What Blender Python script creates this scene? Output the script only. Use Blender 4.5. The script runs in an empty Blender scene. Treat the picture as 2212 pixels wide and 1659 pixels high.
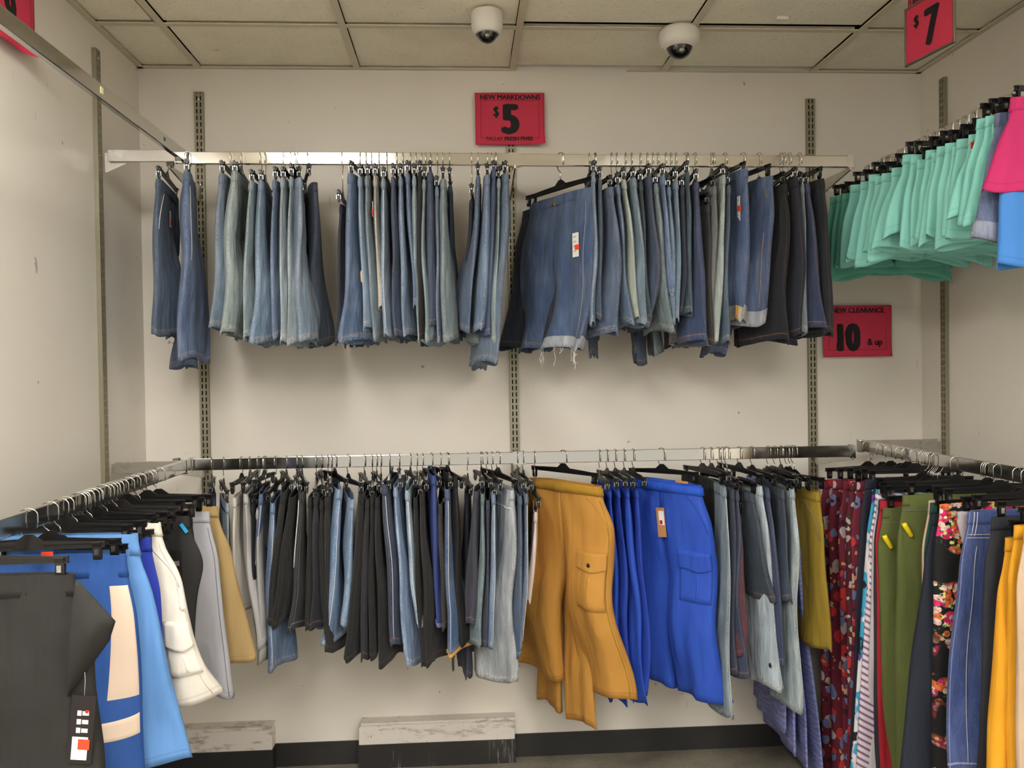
import bpy, math, random
import numpy as np
from mathutils import Vector, Matrix
random.seed(7)
PI = math.pi
COL = bpy.context.scene.collection

# ------------------------------------------------------------------ camera
EYE = 1.55                                   # camera height above the floor
YAW, PITCH, ROLL, FPX = .0597, -.0153, -.0144, 1826.2
FW = Vector((math.sin(YAW)*math.cos(PITCH), math.cos(YAW)*math.cos(PITCH), math.sin(PITCH)))
R0 = Vector((math.cos(YAW), -math.sin(YAW), 0)); U0 = R0.cross(FW)
RT = R0*math.cos(ROLL) + U0*math.sin(ROLL)
UP = -R0*math.sin(ROLL) + U0*math.cos(ROLL)
cam = bpy.data.objects.new('camera', bpy.data.cameras.new('camera')); COL.objects.link(cam)
cam.matrix_world = Matrix(((RT.x, UP.x, -FW.x, 0), (RT.y, UP.y, -FW.y, 0), (RT.z, UP.z, -FW.z, EYE), (0, 0, 0, 1)))
cam.data.sensor_fit = 'HORIZONTAL'; cam.data.sensor_width = 36; cam.data.lens = 36*FPX/2212
cam.data.clip_start = .05
bpy.context.scene.camera = cam

def at(x, y, ax, val):                       # the point of a sight line on a real plane (ax 0/1/2 = val)
    d = FW + RT*((x-1106)/FPX) - UP*((y-829.5)/FPX)
    v = val - (EYE if ax == 2 else 0)
    p = d*(v/d[ax]); p.z += EYE
    return p

# ------------------------------------------------------------------ world, exposure
sc = bpy.context.scene
sc.view_settings.view_transform = 'Standard'; sc.view_settings.look = 'None'
sc.view_settings.gamma = 1; sc.view_settings.use_curve_mapping = False
sc.view_settings.exposure = 0.0
w = bpy.data.worlds.new('store'); sc.world = w; w.use_nodes = True
w.node_tree.nodes['Background'].inputs[0].default_value = (.50, .475, .42, 1)
w.node_tree.nodes['Background'].inputs[1].default_value = 1.7
LIGHT = 23.5                                 # brightness of the ceiling fixtures

# ------------------------------------------------------------------ dimensions (m)
D = 3.372; XL = -1.231; XR = 1.893; H = EYE+1.194; YB = -3.2; YS = -.30      # back end of floor and ceiling; the bay's side walls end at YS
RY = 3.02; ZT = EYE+.775; ZB = EYE-.290      # back rails: depth, heights of their top faces
LX = -.955; RX1 = 1.59; RX2 = 1.545           # side rails
RH, RD = .042, .017

# ------------------------------------------------------------------ materials
def lin(c, k=1.0):
    o = []
    for v in c:
        v /= 255.; v = v/12.92 if v <= .04045 else ((v+.055)/1.055)**2.4
        o.append(min(v*k, .9))
    return (*o, 1)
class N:
    def __init__(s, name):
        s.m = bpy.data.materials.new(name); s.m.use_nodes = True
        s.t = s.m.node_tree; s.b = s.t.nodes['Principled BSDF']
    def n(s, typ, **kw):
        nd = s.t.nodes.new(typ)
        for k, v in kw.items():
            if k.startswith('i_'): nd.inputs[k[2:].replace('_', ' ')].default_value = v
            elif k.startswith('n') and k[1:].isdigit(): nd.inputs[int(k[1:])].default_value = v
            else: setattr(nd, k, v)
        return nd
    def l(s, a, b): s.t.links.new(a, b)
    def math(s, op, a, b=None, c=None):
        nd = s.n('ShaderNodeMath', operation=op)
        for i, v in enumerate((a, b, c)):
            if v is None: continue
            if isinstance(v, (int, float)): nd.inputs[i].default_value = v
            else: s.l(v, nd.inputs[i])
        return nd.outputs[0]
    def ramp(s, fac, a, b, ca=(0,0,0,1), cb=(1,1,1,1)):
        r = s.n('ShaderNodeValToRGB'); e = r.color_ramp.elements
        e[0].position, e[0].color, e[1].position, e[1].color = a, ca, b, cb
        s.l(fac, r.inputs[0]); return r.outputs[0]
    def mix(s, fac, a, b, mode='MIX'):
        nd = s.n('ShaderNodeMix', data_type='RGBA', blend_type=mode)
        for i, v in ((0, fac), (6, a), (7, b)):
            if isinstance(v, (int, float)): nd.inputs[i].default_value = v
            elif isinstance(v, tuple): nd.inputs[i].default_value = v
            else: s.l(v, nd.inputs[i])
        return nd.outputs[2]
    def noise(s, vec, scale, detail=3, rough=.5):
        nd = s.n('ShaderNodeTexNoise'); nd.inputs['Scale'].default_value = scale
        nd.inputs['Detail'].default_value = detail; nd.inputs['Roughness'].default_value = rough
        if vec is not None: s.l(vec, nd.inputs['Vector'])
        return nd.outputs['Fac']
    def obj(s, scale=(1, 1, 1), rot=(0, 0, 0)):
        c = s.n('ShaderNodeTexCoord'); m = s.n('ShaderNodeMapping')
        m.inputs['Scale'].default_value = scale; m.inputs['Rotation'].default_value = rot
        s.l(c.outputs['Object'], m.inputs['Vector']); return m.outputs[0]
    def bump(s, h, strength=.3, dist=.002):
        b = s.n('ShaderNodeBump'); b.inputs['Strength'].default_value = strength; b.inputs['Distance'].default_value = dist
        s.l(h, b.inputs['Height']); s.l(b.outputs[0], s.b.inputs['Normal'])
    def col(s, c):
        if isinstance(c, tuple): s.b.inputs['Base Color'].default_value = c
        else: s.l(c, s.b.inputs['Base Color'])
    def set(s, rough=.5, metal=0, **kw):
        s.b.inputs['Roughness'].default_value = rough; s.b.inputs['Metallic'].default_value = metal
        for k, v in kw.items(): s.b.inputs[k.replace('_', ' ')].default_value = v
        return s.m
KC = .86
_mc = {}
def cached(f):
    def g(*a, **k):
        key = (f.__name__, a, tuple(sorted(k.items())))
        if key not in _mc: _mc[key] = f(*a, **k)
        return _mc[key]
    return g
@cached
def plain(name, c, rough=.5, metal=0, k=1.0):
    q = N(name); q.col(lin(c, k)); return q.set(rough, metal)
def uvz(q):
    u = q.n('ShaderNodeUVMap'); sp = q.n('ShaderNodeSeparateXYZ'); q.l(u.outputs[0], sp.inputs[0])
    return sp.outputs[0], sp.outputs[1]
def seam_masks(q):
    """outseam strip and hem strip from the cloth's own UV (u round the leg, v metres above the hem)"""
    u, v = uvz(q)
    du = q.math('MINIMUM', u, q.math('SUBTRACT', 1.0, u))
    seam = q.ramp(du, .008, .022, (1,1,1,1), (0,0,0,1))
    thread = q.math('MULTIPLY', q.math('GREATER_THAN', du, .022), q.math('LESS_THAN', du, .030))
    hem = q.math('LESS_THAN', v, .024)
    hemst = q.math('MULTIPLY', q.math('GREATER_THAN', v, .018), q.math('LESS_THAN', v, .0225))
    return u, v, seam, thread, hem, hemst
@cached
def denim(c, wash=.35, stitch=(170, 120, 70), k=KC, streak=1.0):
    g_ = sum(c)/3; c = tuple(x*.86+g_*.14 for x in c)
    q = N('denim'); base = lin(c, k)
    lum = sum(base[:3])/3; ad = .15*min(1, lum*5)
    pale = tuple(min(.75, b*1.15+ad) for b in base[:3]) + (1,)
    dark = tuple(b*.55 for b in base[:3]) + (1,)
    big = q.noise(q.obj((1, 1, .6)), 9, 2)
    st = q.noise(q.obj((1, 1, .05)), 420, 2, .6)
    st2 = q.noise(q.obj((1, 1, .12)), 70, 2, .6)
    f = q.ramp(big, .44, .64)
    cc = q.mix(q.math('MULTIPLY', f, min(1, wash*1.5)), base, pale)
    cc = q.mix(q.math('MULTIPLY', q.ramp(st2, .40, .65, (1,1,1,1), (0,0,0,1)), .52*streak), cc, dark)
    cc = q.mix(q.math('MULTIPLY', q.ramp(st, .45, .75), .30*streak), cc, pale)
    u, v, seam, thread, hem, hemst = seam_masks(q)
    nz = q.noise(q.obj((1, 1, 1)), 160, 1)
    pk = q.ramp(nz, .42, .62)
    cc = q.mix(q.math('MULTIPLY', q.math('MULTIPLY', seam, pk), .55*min(1, wash*2+.2)), cc, pale)
    cc = q.mix(q.math('MULTIPLY', q.math('MULTIPLY', hem, pk), .75*min(1, wash*2+.2)), cc, pale)
    cc = q.mix(q.math('MULTIPLY', q.math('MAXIMUM', q.math('MULTIPLY', thread, .7), hemst), .32*min(1, .45+lum*8)), cc, lin(stitch))
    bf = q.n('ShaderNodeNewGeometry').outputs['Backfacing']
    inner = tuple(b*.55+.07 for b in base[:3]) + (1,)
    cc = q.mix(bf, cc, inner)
    q.col(cc); q.bump(q.math('ADD', q.math('MULTIPLY', q.noise(q.obj((1, 1, .4)), 500, 2), .10), q.math('ADD', q.noise(q.obj((1, 1, .22)), 26, 3, .55), q.math('MULTIPLY', q.noise(q.obj((1, 1, .7)), 13, 2), .6))), .8, .018)
    q.b.inputs['Sheen Weight'].default_value = .08
    return q.set(.88)
@cached
def twill(c, k=KC, rough=.82, stitch=.25):
    q = N('cotton_twill'); base = lin(c, k)
    dk = tuple(b*.72 for b in base[:3]) + (1,)
    n1 = q.noise(q.obj(), 6, 2)
    cc = q.mix(q.math('MULTIPLY', q.ramp(n1, .35, .75), .22), base, dk)
    u, v, seam, thread, hem, hemst = seam_masks(q)
    cc = q.mix(q.math('MULTIPLY', q.math('MAXIMUM', thread, hemst), stitch*2), cc, dk)
    q.col(cc); q.bump(q.math('ADD', q.math('MULTIPLY', q.noise(q.obj(), 700, 1), .04), q.math('ADD', q.noise(q.obj((1, 1, .28), (.0, .12, 0)), 17, 2, .5), q.math('MULTIPLY', q.noise(q.obj((1, 1, .8), (0, .5, 0)), 9, 2), .7))), .7, .020)
    return q.set(rough)
@cached
def floral(ground, cols, scale=26, density=.5, seedz=0.):
    """printed cloth: layered voronoi petals and leaves on a ground colour"""
    q = N('printed_cloth'); cc = lin(ground, KC)
    for i, (c, sc_, th) in enumerate(cols):
        o = q.n('ShaderNodeTexCoord'); m = q.n('ShaderNodeMapping')
        m.inputs['Location'].default_value = (i*3.1+seedz, i*1.7, i*.9)
        m.inputs['Scale'].default_value = (1, .35, 1 if i % 2 else .7)
        m.inputs['Rotation'].default_value = (0, .5*(i-1.5), 0)
        q.l(o.outputs['Object'], m.inputs[0])
        wv = q.n('ShaderNodeTexNoise'); wv.inputs['Scale'].default_value = sc_*.8; q.l(m.outputs[0], wv.inputs[0])
        ad = q.n('ShaderNodeVectorMath', operation='MULTIPLY_ADD'); q.l(wv.outputs['Color'], ad.inputs[0])
        ad.inputs[1].default_value = (.035, .035, .035); q.l(m.outputs[0], ad.inputs[2])
        v = q.n('ShaderNodeTexVoronoi'); v.inputs['Scale'].default_value = sc_; q.l(ad.outputs[0], v.inputs['Vector'])
        mask = q.math('LESS_THAN', v.outputs['Distance'], th)
        cc = q.mix(mask, cc, lin(c, KC))
    q.col(cc); return q.set(.85)
@cached
def rose_print(ground, gate=.5):
    """clusters of pink, orange and white roses on black"""
    q = N('rose_print'); cc = lin(ground, KC)
    co = q.obj((1, .3, 1))
    clus = q.noise(co, 7, 1)
    gm = q.ramp(clus, gate, gate+.04)
    for i, (c, s_, th) in enumerate((((225, 40, 110), 26, .52), ((240, 110, 60), 34, .42), ((250, 200, 190), 44, .38), ((235, 235, 150), 60, .3), ((60, 110, 60), 75, .25))):
        v = q.n('ShaderNodeTexVoronoi'); v.inputs['Scale'].default_value = s_
        m = q.n('ShaderNodeMapping'); m.inputs['Location'].default_value = (i*2.3, i, i*1.1); q.l(co, m.inputs[0]); q.l(m.outputs[0], v.inputs['Vector'])
        mask = q.math('MULTIPLY', q.math('LESS_THAN', v.outputs['Distance'], th), gm)
        ring = q.ramp(q.noise(co, 90, 1), .35, .6)
        cc = q.mix(mask, cc, q.mix(ring, lin(c, .55), lin(c, 1.2)))
    q.col(cc); return q.set(.85)
@cached
def striped(a, b, c, scale=16, ang=.5):
    q = N('striped_cloth')
    wv = q.n('ShaderNodeTexWave', wave_type='BANDS', bands_direction='Z'); wv.inputs['Scale'].default_value = scale
    wv.inputs['Distortion'].default_value = .4
    q.l(q.obj((1, 1, 1), (0, ang, 0)), wv.inputs['Vector'])
    r = q.n('ShaderNodeValToRGB'); r.color_ramp.interpolation = 'CONSTANT'
    e = r.color_ramp.elements; e[0].color = lin(a, KC); e[1].position = .5; e[1].color = lin(b, KC)
    x = e.new(.72); x.color = lin(a, KC); x = e.new(.86); x.color = lin(c, KC)
    q.l(wv.outputs['Fac'], r.inputs[0]); q.col(r.outputs[0]); return q.set(.8)
@cached
def brush_print():
    q = N('brush_print'); co = q.obj((1.2, .4, .8), (0, .6, 0))
    cc = q.ramp(q.noise(co, 11, 2), .47, .49, lin((235, 232, 235), KC), lin((60, 170, 215), KC))
    cc = q.mix(q.ramp(q.noise(q.obj((1.6, .4, .7), (0, -.5, 0)), 17, 2), .56, .58), cc, lin((20, 22, 30)))
    cc = q.mix(q.ramp(q.noise(q.obj((1.4, .4, 1), (1, .2, 0)), 13, 2), .62, .64), cc, lin((110, 60, 160), KC))
    q.col(cc); return q.set(.8)
@cached
def lace(c):
    q = N('embossed_lace'); base = lin(c, KC); co = q.obj((1, .5, 1))
    wv = q.n('ShaderNodeTexWave', wave_type='RINGS'); wv.inputs['Scale'].default_value = 14; wv.inputs['Distortion'].default_value = 9
    wv.inputs['Detail'].default_value = 2; wv.inputs['Detail Scale'].default_value = 1.4; q.l(co, wv.inputs['Vector'])
    f = q.ramp(wv.outputs['Fac'], .45, .6)
    q.col(q.mix(f, base, tuple(b*.75 for b in base[:3])+(1,))); q.bump(f, .6, .002); return q.set(.8)

def wall_mat():
    q = N('wall_paint'); co = q.obj()
    base = lin((220, 214, 204), 1.10)
    n1 = q.noise(co, 1.6, 3)
    cc = q.mix(q.math('MULTIPLY', q.ramp(n1, .4, .75), .25), base, lin((205, 196, 184), 1.05))
    sp = q.noise(co, 23, 2, .4); cc = q.mix(q.math('MULTIPLY', q.ramp(sp, .775, .79), .55), cc, lin((95, 85, 75)))
    sc2 = q.noise(q.obj((3, 3, .6)), 14, 2, .5); cc = q.mix(q.math('MULTIPLY', q.ramp(sc2, .77, .79), .25), cc, lin((120, 112, 105)))
    q.col(cc)
    q.l(q.ramp(q.noise(co, 9, 3), .3, .7, (.30,)*3+(1,), (.42,)*3+(1,)), q.b.inputs['Roughness'])
    q.bump(q.noise(co, 60, 4), .10, .004); q.m.use_nodes = True
    q.b.inputs['Metallic'].default_value = 0; q.b.inputs['Specular IOR Level'].default_value = .35
    return q.m
def tile_mat():
    q = N('ceiling_tile'); co = q.obj()
    base = lin((236, 227, 208), 1.1)
    v = q.noise(co, 95, 3, .7); cc = q.mix(q.math('MULTIPLY', q.ramp(v, .28, .42, (1,1,1,1), (0,0,0,1)), .30), base, lin((95, 85, 70)))
    cc = q.mix(q.math('MULTIPLY', q.ramp(q.noise(co, 2.2, 3), .5, .8), .35), cc, lin((170, 156, 130)))
    cc = q.mix(q.math('MULTIPLY', q.ramp(q.noise(co, 5, 2), .73, .75), .5), cc, lin((130, 105, 70)))
    q.col(cc); q.bump(v, .7, .004); return q.set(.95)
def floor_mat():
    q = N('concrete_floor'); co = q.obj()
    cc = q.mix(q.ramp(q.noise(co, 4, 6, .65), .35, .7), lin((112, 106, 94)), lin((150, 142, 126)))
    cc = q.mix(q.math('MULTIPLY', q.ramp(q.noise(co, 60, 4), .5, .7), .3), cc, lin((80, 75, 66)))
    q.col(cc); q.bump(q.noise(co, 40, 4), .2, .003); return q.set(.5)
def scuffed_white():
    q = N('scuffed_white_board'); co = q.obj((.7, 1, 2.2))
    cc = q.mix(q.ramp(q.noise(co, 14, 6, .7), .54, .66), lin((222, 214, 206)), lin((165, 155, 148)))
    cc = q.mix(q.ramp(q.noise(q.obj((1.5, 1, .5)), 38, 4, .7), .66, .70), cc, lin((70, 58, 50)))
    q.col(cc); return q.set(.6)
def scuffed_black(amount=.0, nm='black_rubber_cove'):
    q = N(nm); c1 = lin((38, 37, 37))
    cc = q.mix(q.math('MULTIPLY', q.ramp(q.noise(q.obj(), 5, 4), .45, .75), .5), c1, lin((60, 57, 55)))
    if amount:
        s = q.ramp(q.noise(q.obj((1, 1, .07), (0, .12, 0)), 150, 3, .7), .56, .66)
        g = q.ramp(q.noise(q.obj((1, 1, .4)), 4.5, 1), .50, .60)
        cc = q.mix(q.math('MULTIPLY', q.math('MULTIPLY', s, g), amount), cc, lin((150, 145, 142)))
    q.col(cc); return q.set(.45)
def chrome_mat(name, c=(205, 203, 198), r=.10):
    q = N(name); q.col(lin(c)); n = q.noise(q.obj((1, 1, 1)), 30, 4)
    q.l(q.ramp(n, .3, .8, (r*.9,)*3+(1,), (r*1.3,)*3+(1,)), q.b.inputs['Roughness'])
    q.b.inputs['Metallic'].default_value = 1; return q.m
M = dict(
    wall=wall_mat(), tile=tile_mat(), floor=floor_mat(), white_board=scuffed_white(), cove=scuffed_black(),
    cove_scuffed=scuffed_black(.7, 'scuffed_black_rubber_cove'),
    chrome=chrome_mat('chrome_rail'), wire=chrome_mat('hook_wire', (200, 198, 190), .18), steel=chrome_mat('zinc_steel', (150, 147, 135), .35),
    bracket=chrome_mat('bracket_steel', (190, 187, 180), .28),
    standard=plain('putty_paint', (150, 145, 125), .42, .55), slot=plain('slot_dark', (25, 22, 20), .8),
    grid=plain('grid_paint', (206, 196, 172), .5), gap=plain('plenum_dark', (30, 26, 22), .9),
    plastic=plain('black_plastic', (16, 15, 15), .38), plastic2=plain('dark_grey_plastic', (34, 31, 30), .45), clipmetal=chrome_mat('clip_spring', (200, 200, 198), .25),
    paper=plain('crimson_paper', (204, 50, 80), .75), ink=plain('black_ink', (14, 8, 10), .7), redline=plain('dark_red_ink', (120, 15, 35), .7),
    tagwhite=plain('white_card', (235, 232, 228), .6), orange=plain('orange_sticker', (240, 75, 40), .6), kraft=plain('brown_kraft_card', (185, 135, 85), .7),
    tagblack=plain('black_card', (35, 28, 28), .5), tagprint=plain('grey_print', (120, 118, 118), .6),
    camwhite=plain('camera_housing', (225, 222, 214), .4), yellow=plain('yellow_plastic', (240, 215, 30), .35),
    thread=plain('white_thread', (215, 215, 215), .9), label=plain('woven_label', (150, 150, 150), .8), red=plain('red_print', (190, 30, 35), .6),
    button=plain('brass_button', (170, 140, 90), .35, .9), dark=plain('dark_button', (25, 22, 20), .4), tape=plain('yellowed_tape', (232, 222, 160), .6),
    teal=plain('teal_sticker', (50, 100, 110), .5), cyan=plain('cyan_sticker', (40, 165, 215), .5))
def glass_dark():
    q = N('smoked_dome'); q.col(lin((18, 17, 18))); return q.set(.06, 0, Specular_IOR_Level=.8)
M['dome'] = glass_dark()
def emit(name, c, s):
    q = N(name); q.col((0, 0, 0, 1)); q.b.inputs['Emission Color'].default_value = (*c, 1); q.b.inputs['Emission Strength'].default_value = s
    return q.m
M['lamp'] = emit('lit_diffuser', (1.0, .968, .90), LIGHT)

# ------------------------------------------------------------------ mesh helpers
def new_obj(name, me, parent=None):
    o = bpy.data.objects.new(name, me); COL.objects.link(o)
    if parent is not None: o.parent = parent
    return o
def tag(o, label=None, cat=None, group=None, kind=None):
    if label: o['label'] = label
    if cat: o['category'] = cat
    if group: o['group'] = group
    if kind: o['kind'] = kind
    return o
def empty(name, loc, rz=0, rx=0, ry=0):
    o = bpy.data.objects.new(name, None); COL.objects.link(o); o.empty_display_size = .05
    o.location = loc; o.rotation_euler = (rx, ry, rz); return o
class MB:
    def __init__(s): s.v = []; s.f = []; s.uv = None
    def box(s, x0, x1, y0, y1, z0, z1, rot=None, c=None):
        b = len(s.v)
        pts = [Vector(p) for p in ((x0,y0,z0),(x1,y0,z0),(x1,y1,z0),(x0,y1,z0),(x0,y0,z1),(x1,y0,z1),(x1,y1,z1),(x0,y1,z1))]
        if rot is not None:
            c = Vector(c or (0, 0, 0)); pts = [rot @ (p-c) + c for p in pts]
        s.v += [tuple(p) for p in pts]
        s.f += [tuple(b+i for i in q) for q in ((0,3,2,1),(4,5,6,7),(0,1,5,4),(1,2,6,5),(2,3,7,6),(3,0,4,7))]
    def prism(s, poly, axis, a, b_):
        """poly: 2D outline in the two other axes, extruded along axis from a to b_"""
        n = len(poly); b = len(s.v)
        for t in (a, b_):
            for p in poly:
                q = list(p); q.insert(axis, t); s.v.append(tuple(q))
        s.f.append(tuple(b+i for i in range(n))); s.f.append(tuple(b+n+i for i in reversed(range(n))))
        for i in range(n): j = (i+1) % n; s.f.append((b+i, b+n+i, b+n+j, b+j))
    def tube(s, pts, r, n=8, cap=True):
        pts = [Vector(p) for p in pts]; b = len(s.v); prev = None
        for i, p in enumerate(pts):
            d = (pts[min(i+1, len(pts)-1)] - pts[max(i-1, 0)]).normalized()
            if prev is None:
                a = Vector((0, 1, 0)) if abs(d.y) < .9 else Vector((1, 0, 0)); prev = d.cross(a).normalized()
            x = (prev - d*prev.dot(d)).normalized(); prev = x; y = d.cross(x)
            rr = r[i] if isinstance(r, (list, tuple)) else r
            for k in range(n):
                t = 2*PI*k/n; s.v.append(tuple(p + x*(rr*math.cos(t)) + y*(rr*math.sin(t))))
        for i in range(len(pts)-1):
            for k in range(n):
                k2 = (k+1) % n; s.f.append((b+i*n+k, b+i*n+k2, b+(i+1)*n+k2, b+(i+1)*n+k))
        if cap:
            s.f.append(tuple(b+k for k in reversed(range(n)))); e = b+(len(pts)-1)*n; s.f.append(tuple(e+k for k in range(n)))
    def lathe(s, prof, n=32):
        b = len(s.v)
        for r, z in prof:
            for k in range(n): t = 2*PI*k/n; s.v.append((r*math.cos(t), r*math.sin(t), z))
        for i in range(len(prof)-1):
            for k in range(n): k2 = (k+1) % n; s.f.append((b+i*n+k, b+i*n+k2, b+(i+1)*n+k2, b+(i+1)*n+k))
    def mesh(s, name, mat, smooth=False, bevel=0):
        me = bpy.data.meshes.new(name); me.from_pydata(s.v, [], s.f); me.materials.append(mat)
        if smooth: me.polygons.foreach_set('use_smooth', [True]*len(me.polygons))
        me.update(); return me
    def build(s, name, mat, parent=None, smooth=False, bevel=0):
        o = new_obj(name, s.mesh(name, mat, smooth), parent)
        if bevel:
            m = o.modifiers.new('bevel', 'BEVEL'); m.width = bevel; m.segments = 2; m.limit_method = 'ANGLE'
        return o
def grid_mesh(name, P, mat, uv=None, closed=True, flip=False):
    """P: (nv, nu, 3) array of points; closed in u"""
    nv, nu, _ = P.shape
    me = bpy.data.meshes.new(name)
    i = np.arange(nv-1)[:, None]; k = np.arange(nu if closed else nu-1)[None, :]; k2 = (k+1) % nu
    a, b, c, d = i*nu+k, i*nu+k2, (i+1)*nu+k2, (i+1)*nu+k
    F = np.stack([np.broadcast_to(x, (nv-1, k.shape[1])) for x in ((a, b, c, d) if not flip else (d, c, b, a))], -1).reshape(-1, 4)
    me.vertices.add(nv*nu); me.vertices.foreach_set('co', P.reshape(-1).astype(np.float32))
    me.loops.add(F.size); me.loops.foreach_set('vertex_index', F.reshape(-1).astype(np.int32))
    me.polygons.add(len(F)); me.polygons.foreach_set('loop_start', np.arange(0, F.size, 4, dtype=np.int32))
    me.polygons.foreach_set('loop_total', np.full(len(F), 4, dtype=np.int32))
    me.polygons.foreach_set('use_smooth', np.ones(len(F), dtype=bool))
    me.update(calc_edges=True); me.materials.append(mat)
    if uv is not None:                       # uv: (nv, nu+1, 2) so the wrap has its own column
        U = uv; kk = np.broadcast_to(k, (nv-1, k.shape[1])); ii = np.broadcast_to(i, kk.shape)
        crn = [U[ii, kk], U[ii, kk+1], U[ii+1, kk+1], U[ii+1, kk]]
        if flip: crn = crn[::-1]
        L = me.uv_layers.new(name='UVMap'); L.data.foreach_set('uv', np.stack(crn, -2).reshape(-1).astype(np.float32))
    me.validate(); return me

# ------------------------------------------------------------------ the setting
def struct(name, mb, mat, parent=None, **k):
    o = mb.build(name, mat, parent, **k)
    if parent is None: o['kind'] = 'structure'
    return o
m = MB(); m.box(XL-.1, XR+.1, D, D+.1, 0, H+.1); struct('wall_back', m, M['wall'])
m = MB(); m.box(XL-.1, XL, YS, D, 0, H+.1); struct('wall_left', m, M['wall'])
m = MB(); m.box(XR, XR+.1, YS, D, 0, H+.1); struct('wall_right', m, M['wall'])
m = MB(); m.box(XL-.1, XR+.1, YB, D+.1, -.1, 0); struct('floor', m, M['floor'])
# dropped ceiling: plenum slab, then tiles a little above the grid
m = MB(); m.box(XL-.1, XR+.1, YB, D+.1, H+.06, H+.12); ceil = struct('ceiling', m, M['gap'])
GX = [XL, -1.0]
while GX[-1]+.6096 < XR: GX.append(GX[-1]+.6096)
GX.append(XR)
GX = [XL, -1.0, -.39, .22, .83, 1.44, XR]
GY = [D, 2.955]
while GY[-1]-.6096 > YB: GY.append(GY[-1]-.6096)
FIX = {(1, 3), (4, 5), (1, 6), (5, 6), (3, 7), (1, 9), (5, 9)}     # grid cells that hold a light
tm = MB()
for i in range(len(GX)-1):
    for j in range(len(GY)-1):
        if (i, j) in FIX or (i, j-1) in FIX: continue
        g = .0138; tl = 0
        x0, x1, y1, y0 = GX[i]+g, GX[i+1]-g, GY[j]-g, GY[j+1]+g
        if j == 0 and i in (3, 4): y1 -= .028                        # tiles that sit short of the wall leave a dark gap
        if j == 1 and i in (3, 4): y1 -= .020
        if (i, j) == (0, 1): x1 -= .012
        tm.box(x0, x1, y0, y1, H+.009, H+.022)
tm.build('ceiling_tiles', M['tile'], ceil)
gm = MB(); wv_ = .012
for x in GX[1:-1]: gm.box(x-wv_, x+wv_, YB, D, H-.0015, H+.003)
for j, y in enumerate(GY[1:]): 
    gm.box(XL, XR, y-wv_, y+wv_, H-.001, H+.003)
gm.box(XL, XL+.022, YB, D, H-.002, H+.003); gm.box(XR-.022, XR, YB, D, H-.002, H+.003)
gm.box(XL, GX[3], D-.018, D, H-.002, H+.003); gm.box(GX[5], XR, D-.018, D, H-.002, H+.003)
gm.box(GX[4]-.15, GX[5], D-.010, D, H-.002, H+.003)
gm.build('ceiling_grid', M['grid'], ceil)
# baseboards
BH = .092
m = MB(); m.box(-.755, -.423, D-.006, D, 0, BH); m.box(.19, XR-.006, D-.006, D, 0, BH); struct('baseboard_back', m, M['cove'])
m = MB(); m.box(XL, XL+.006, YS, D-.006, 0, BH); struct('baseboard_left', m, M['cove'])
m = MB(); m.box(XR-.006, XR, YS, D-.006, 0, BH); struct('baseboard_right', m, M['cove'])
# two low boxed kerbs at the foot of the back wall
def kerb(name, x0, x1, h, dep, mat, chamfer):
    y0 = D-dep; m = MB()
    poly = [(x0, BH), (x1, BH), (x1, h), (x0+.015, h), (x0, h-.02)] if chamfer else [(x0, BH), (x1, BH), (x1, h-.02), (x1-.012, h), (x0, h)]
    m.prism(poly, 1, y0+.004, D)
    o = struct(name, m, M['white_board'], bevel=.003)
    c = MB(); c.box(x0-.002, x1+.002, y0, D, 0, BH); c.build('rubber_cove', mat, o)
    l = MB(); l.box(x0+.01, x1, y0-.002, D, h-.006, h+.003); l.build('ledge', M['white_board'], o)
    return o
kerb('trim_1', -.423, .19, .178, .055, M['cove_scuffed'], True)
kerb('trim_2', XL+.007, -.755, .182, .065, M['cove'], False)

# ------------------------------------------------------------------ ceiling lights
def troffer(i, j, lab):
    x0, x1 = GX[i]+.012, GX[i+1]-.012; y1, y0 = GY[j]-.012, GY[j+2]+.012
    e = empty('ceiling_light', ((x0+x1)/2, (y0+y1)/2, H)); tag(e, lab, 'light', 'ceiling troffers')
    hx, hy = (x1-x0)/2, (y1-y0)/2
    f = MB(); w_ = .025
    f.box(-hx, hx, -hy, -hy+w_, -.004, .04); f.box(-hx, hx, hy-w_, hy, -.004, .04)
    f.box(-hx, -hx+w_, -hy+w_, hy-w_, -.004, .04); f.box(hx-w_, hx, -hy+w_, hy-w_, -.004, .04)
    f.build('frame', M['grid'], e)
    d = MB(); d.box(-hx+w_, hx-w_, -hy+w_, hy-w_, .004, .010); d.build('diffuser', M['lamp'], e)
for (i, j), lab in zip(sorted(FIX), ('recessed ceiling light over the left side of the bay', 'recessed ceiling light by the left wall behind the bay',
        'recessed ceiling light above the left of the viewer', 'recessed ceiling light in the middle of the aisle', 'recessed ceiling light above the right of the viewer',
        'recessed ceiling light by the right wall', 'recessed ceiling light by the right wall at the far end')):
    troffer(i, j, lab)

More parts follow.
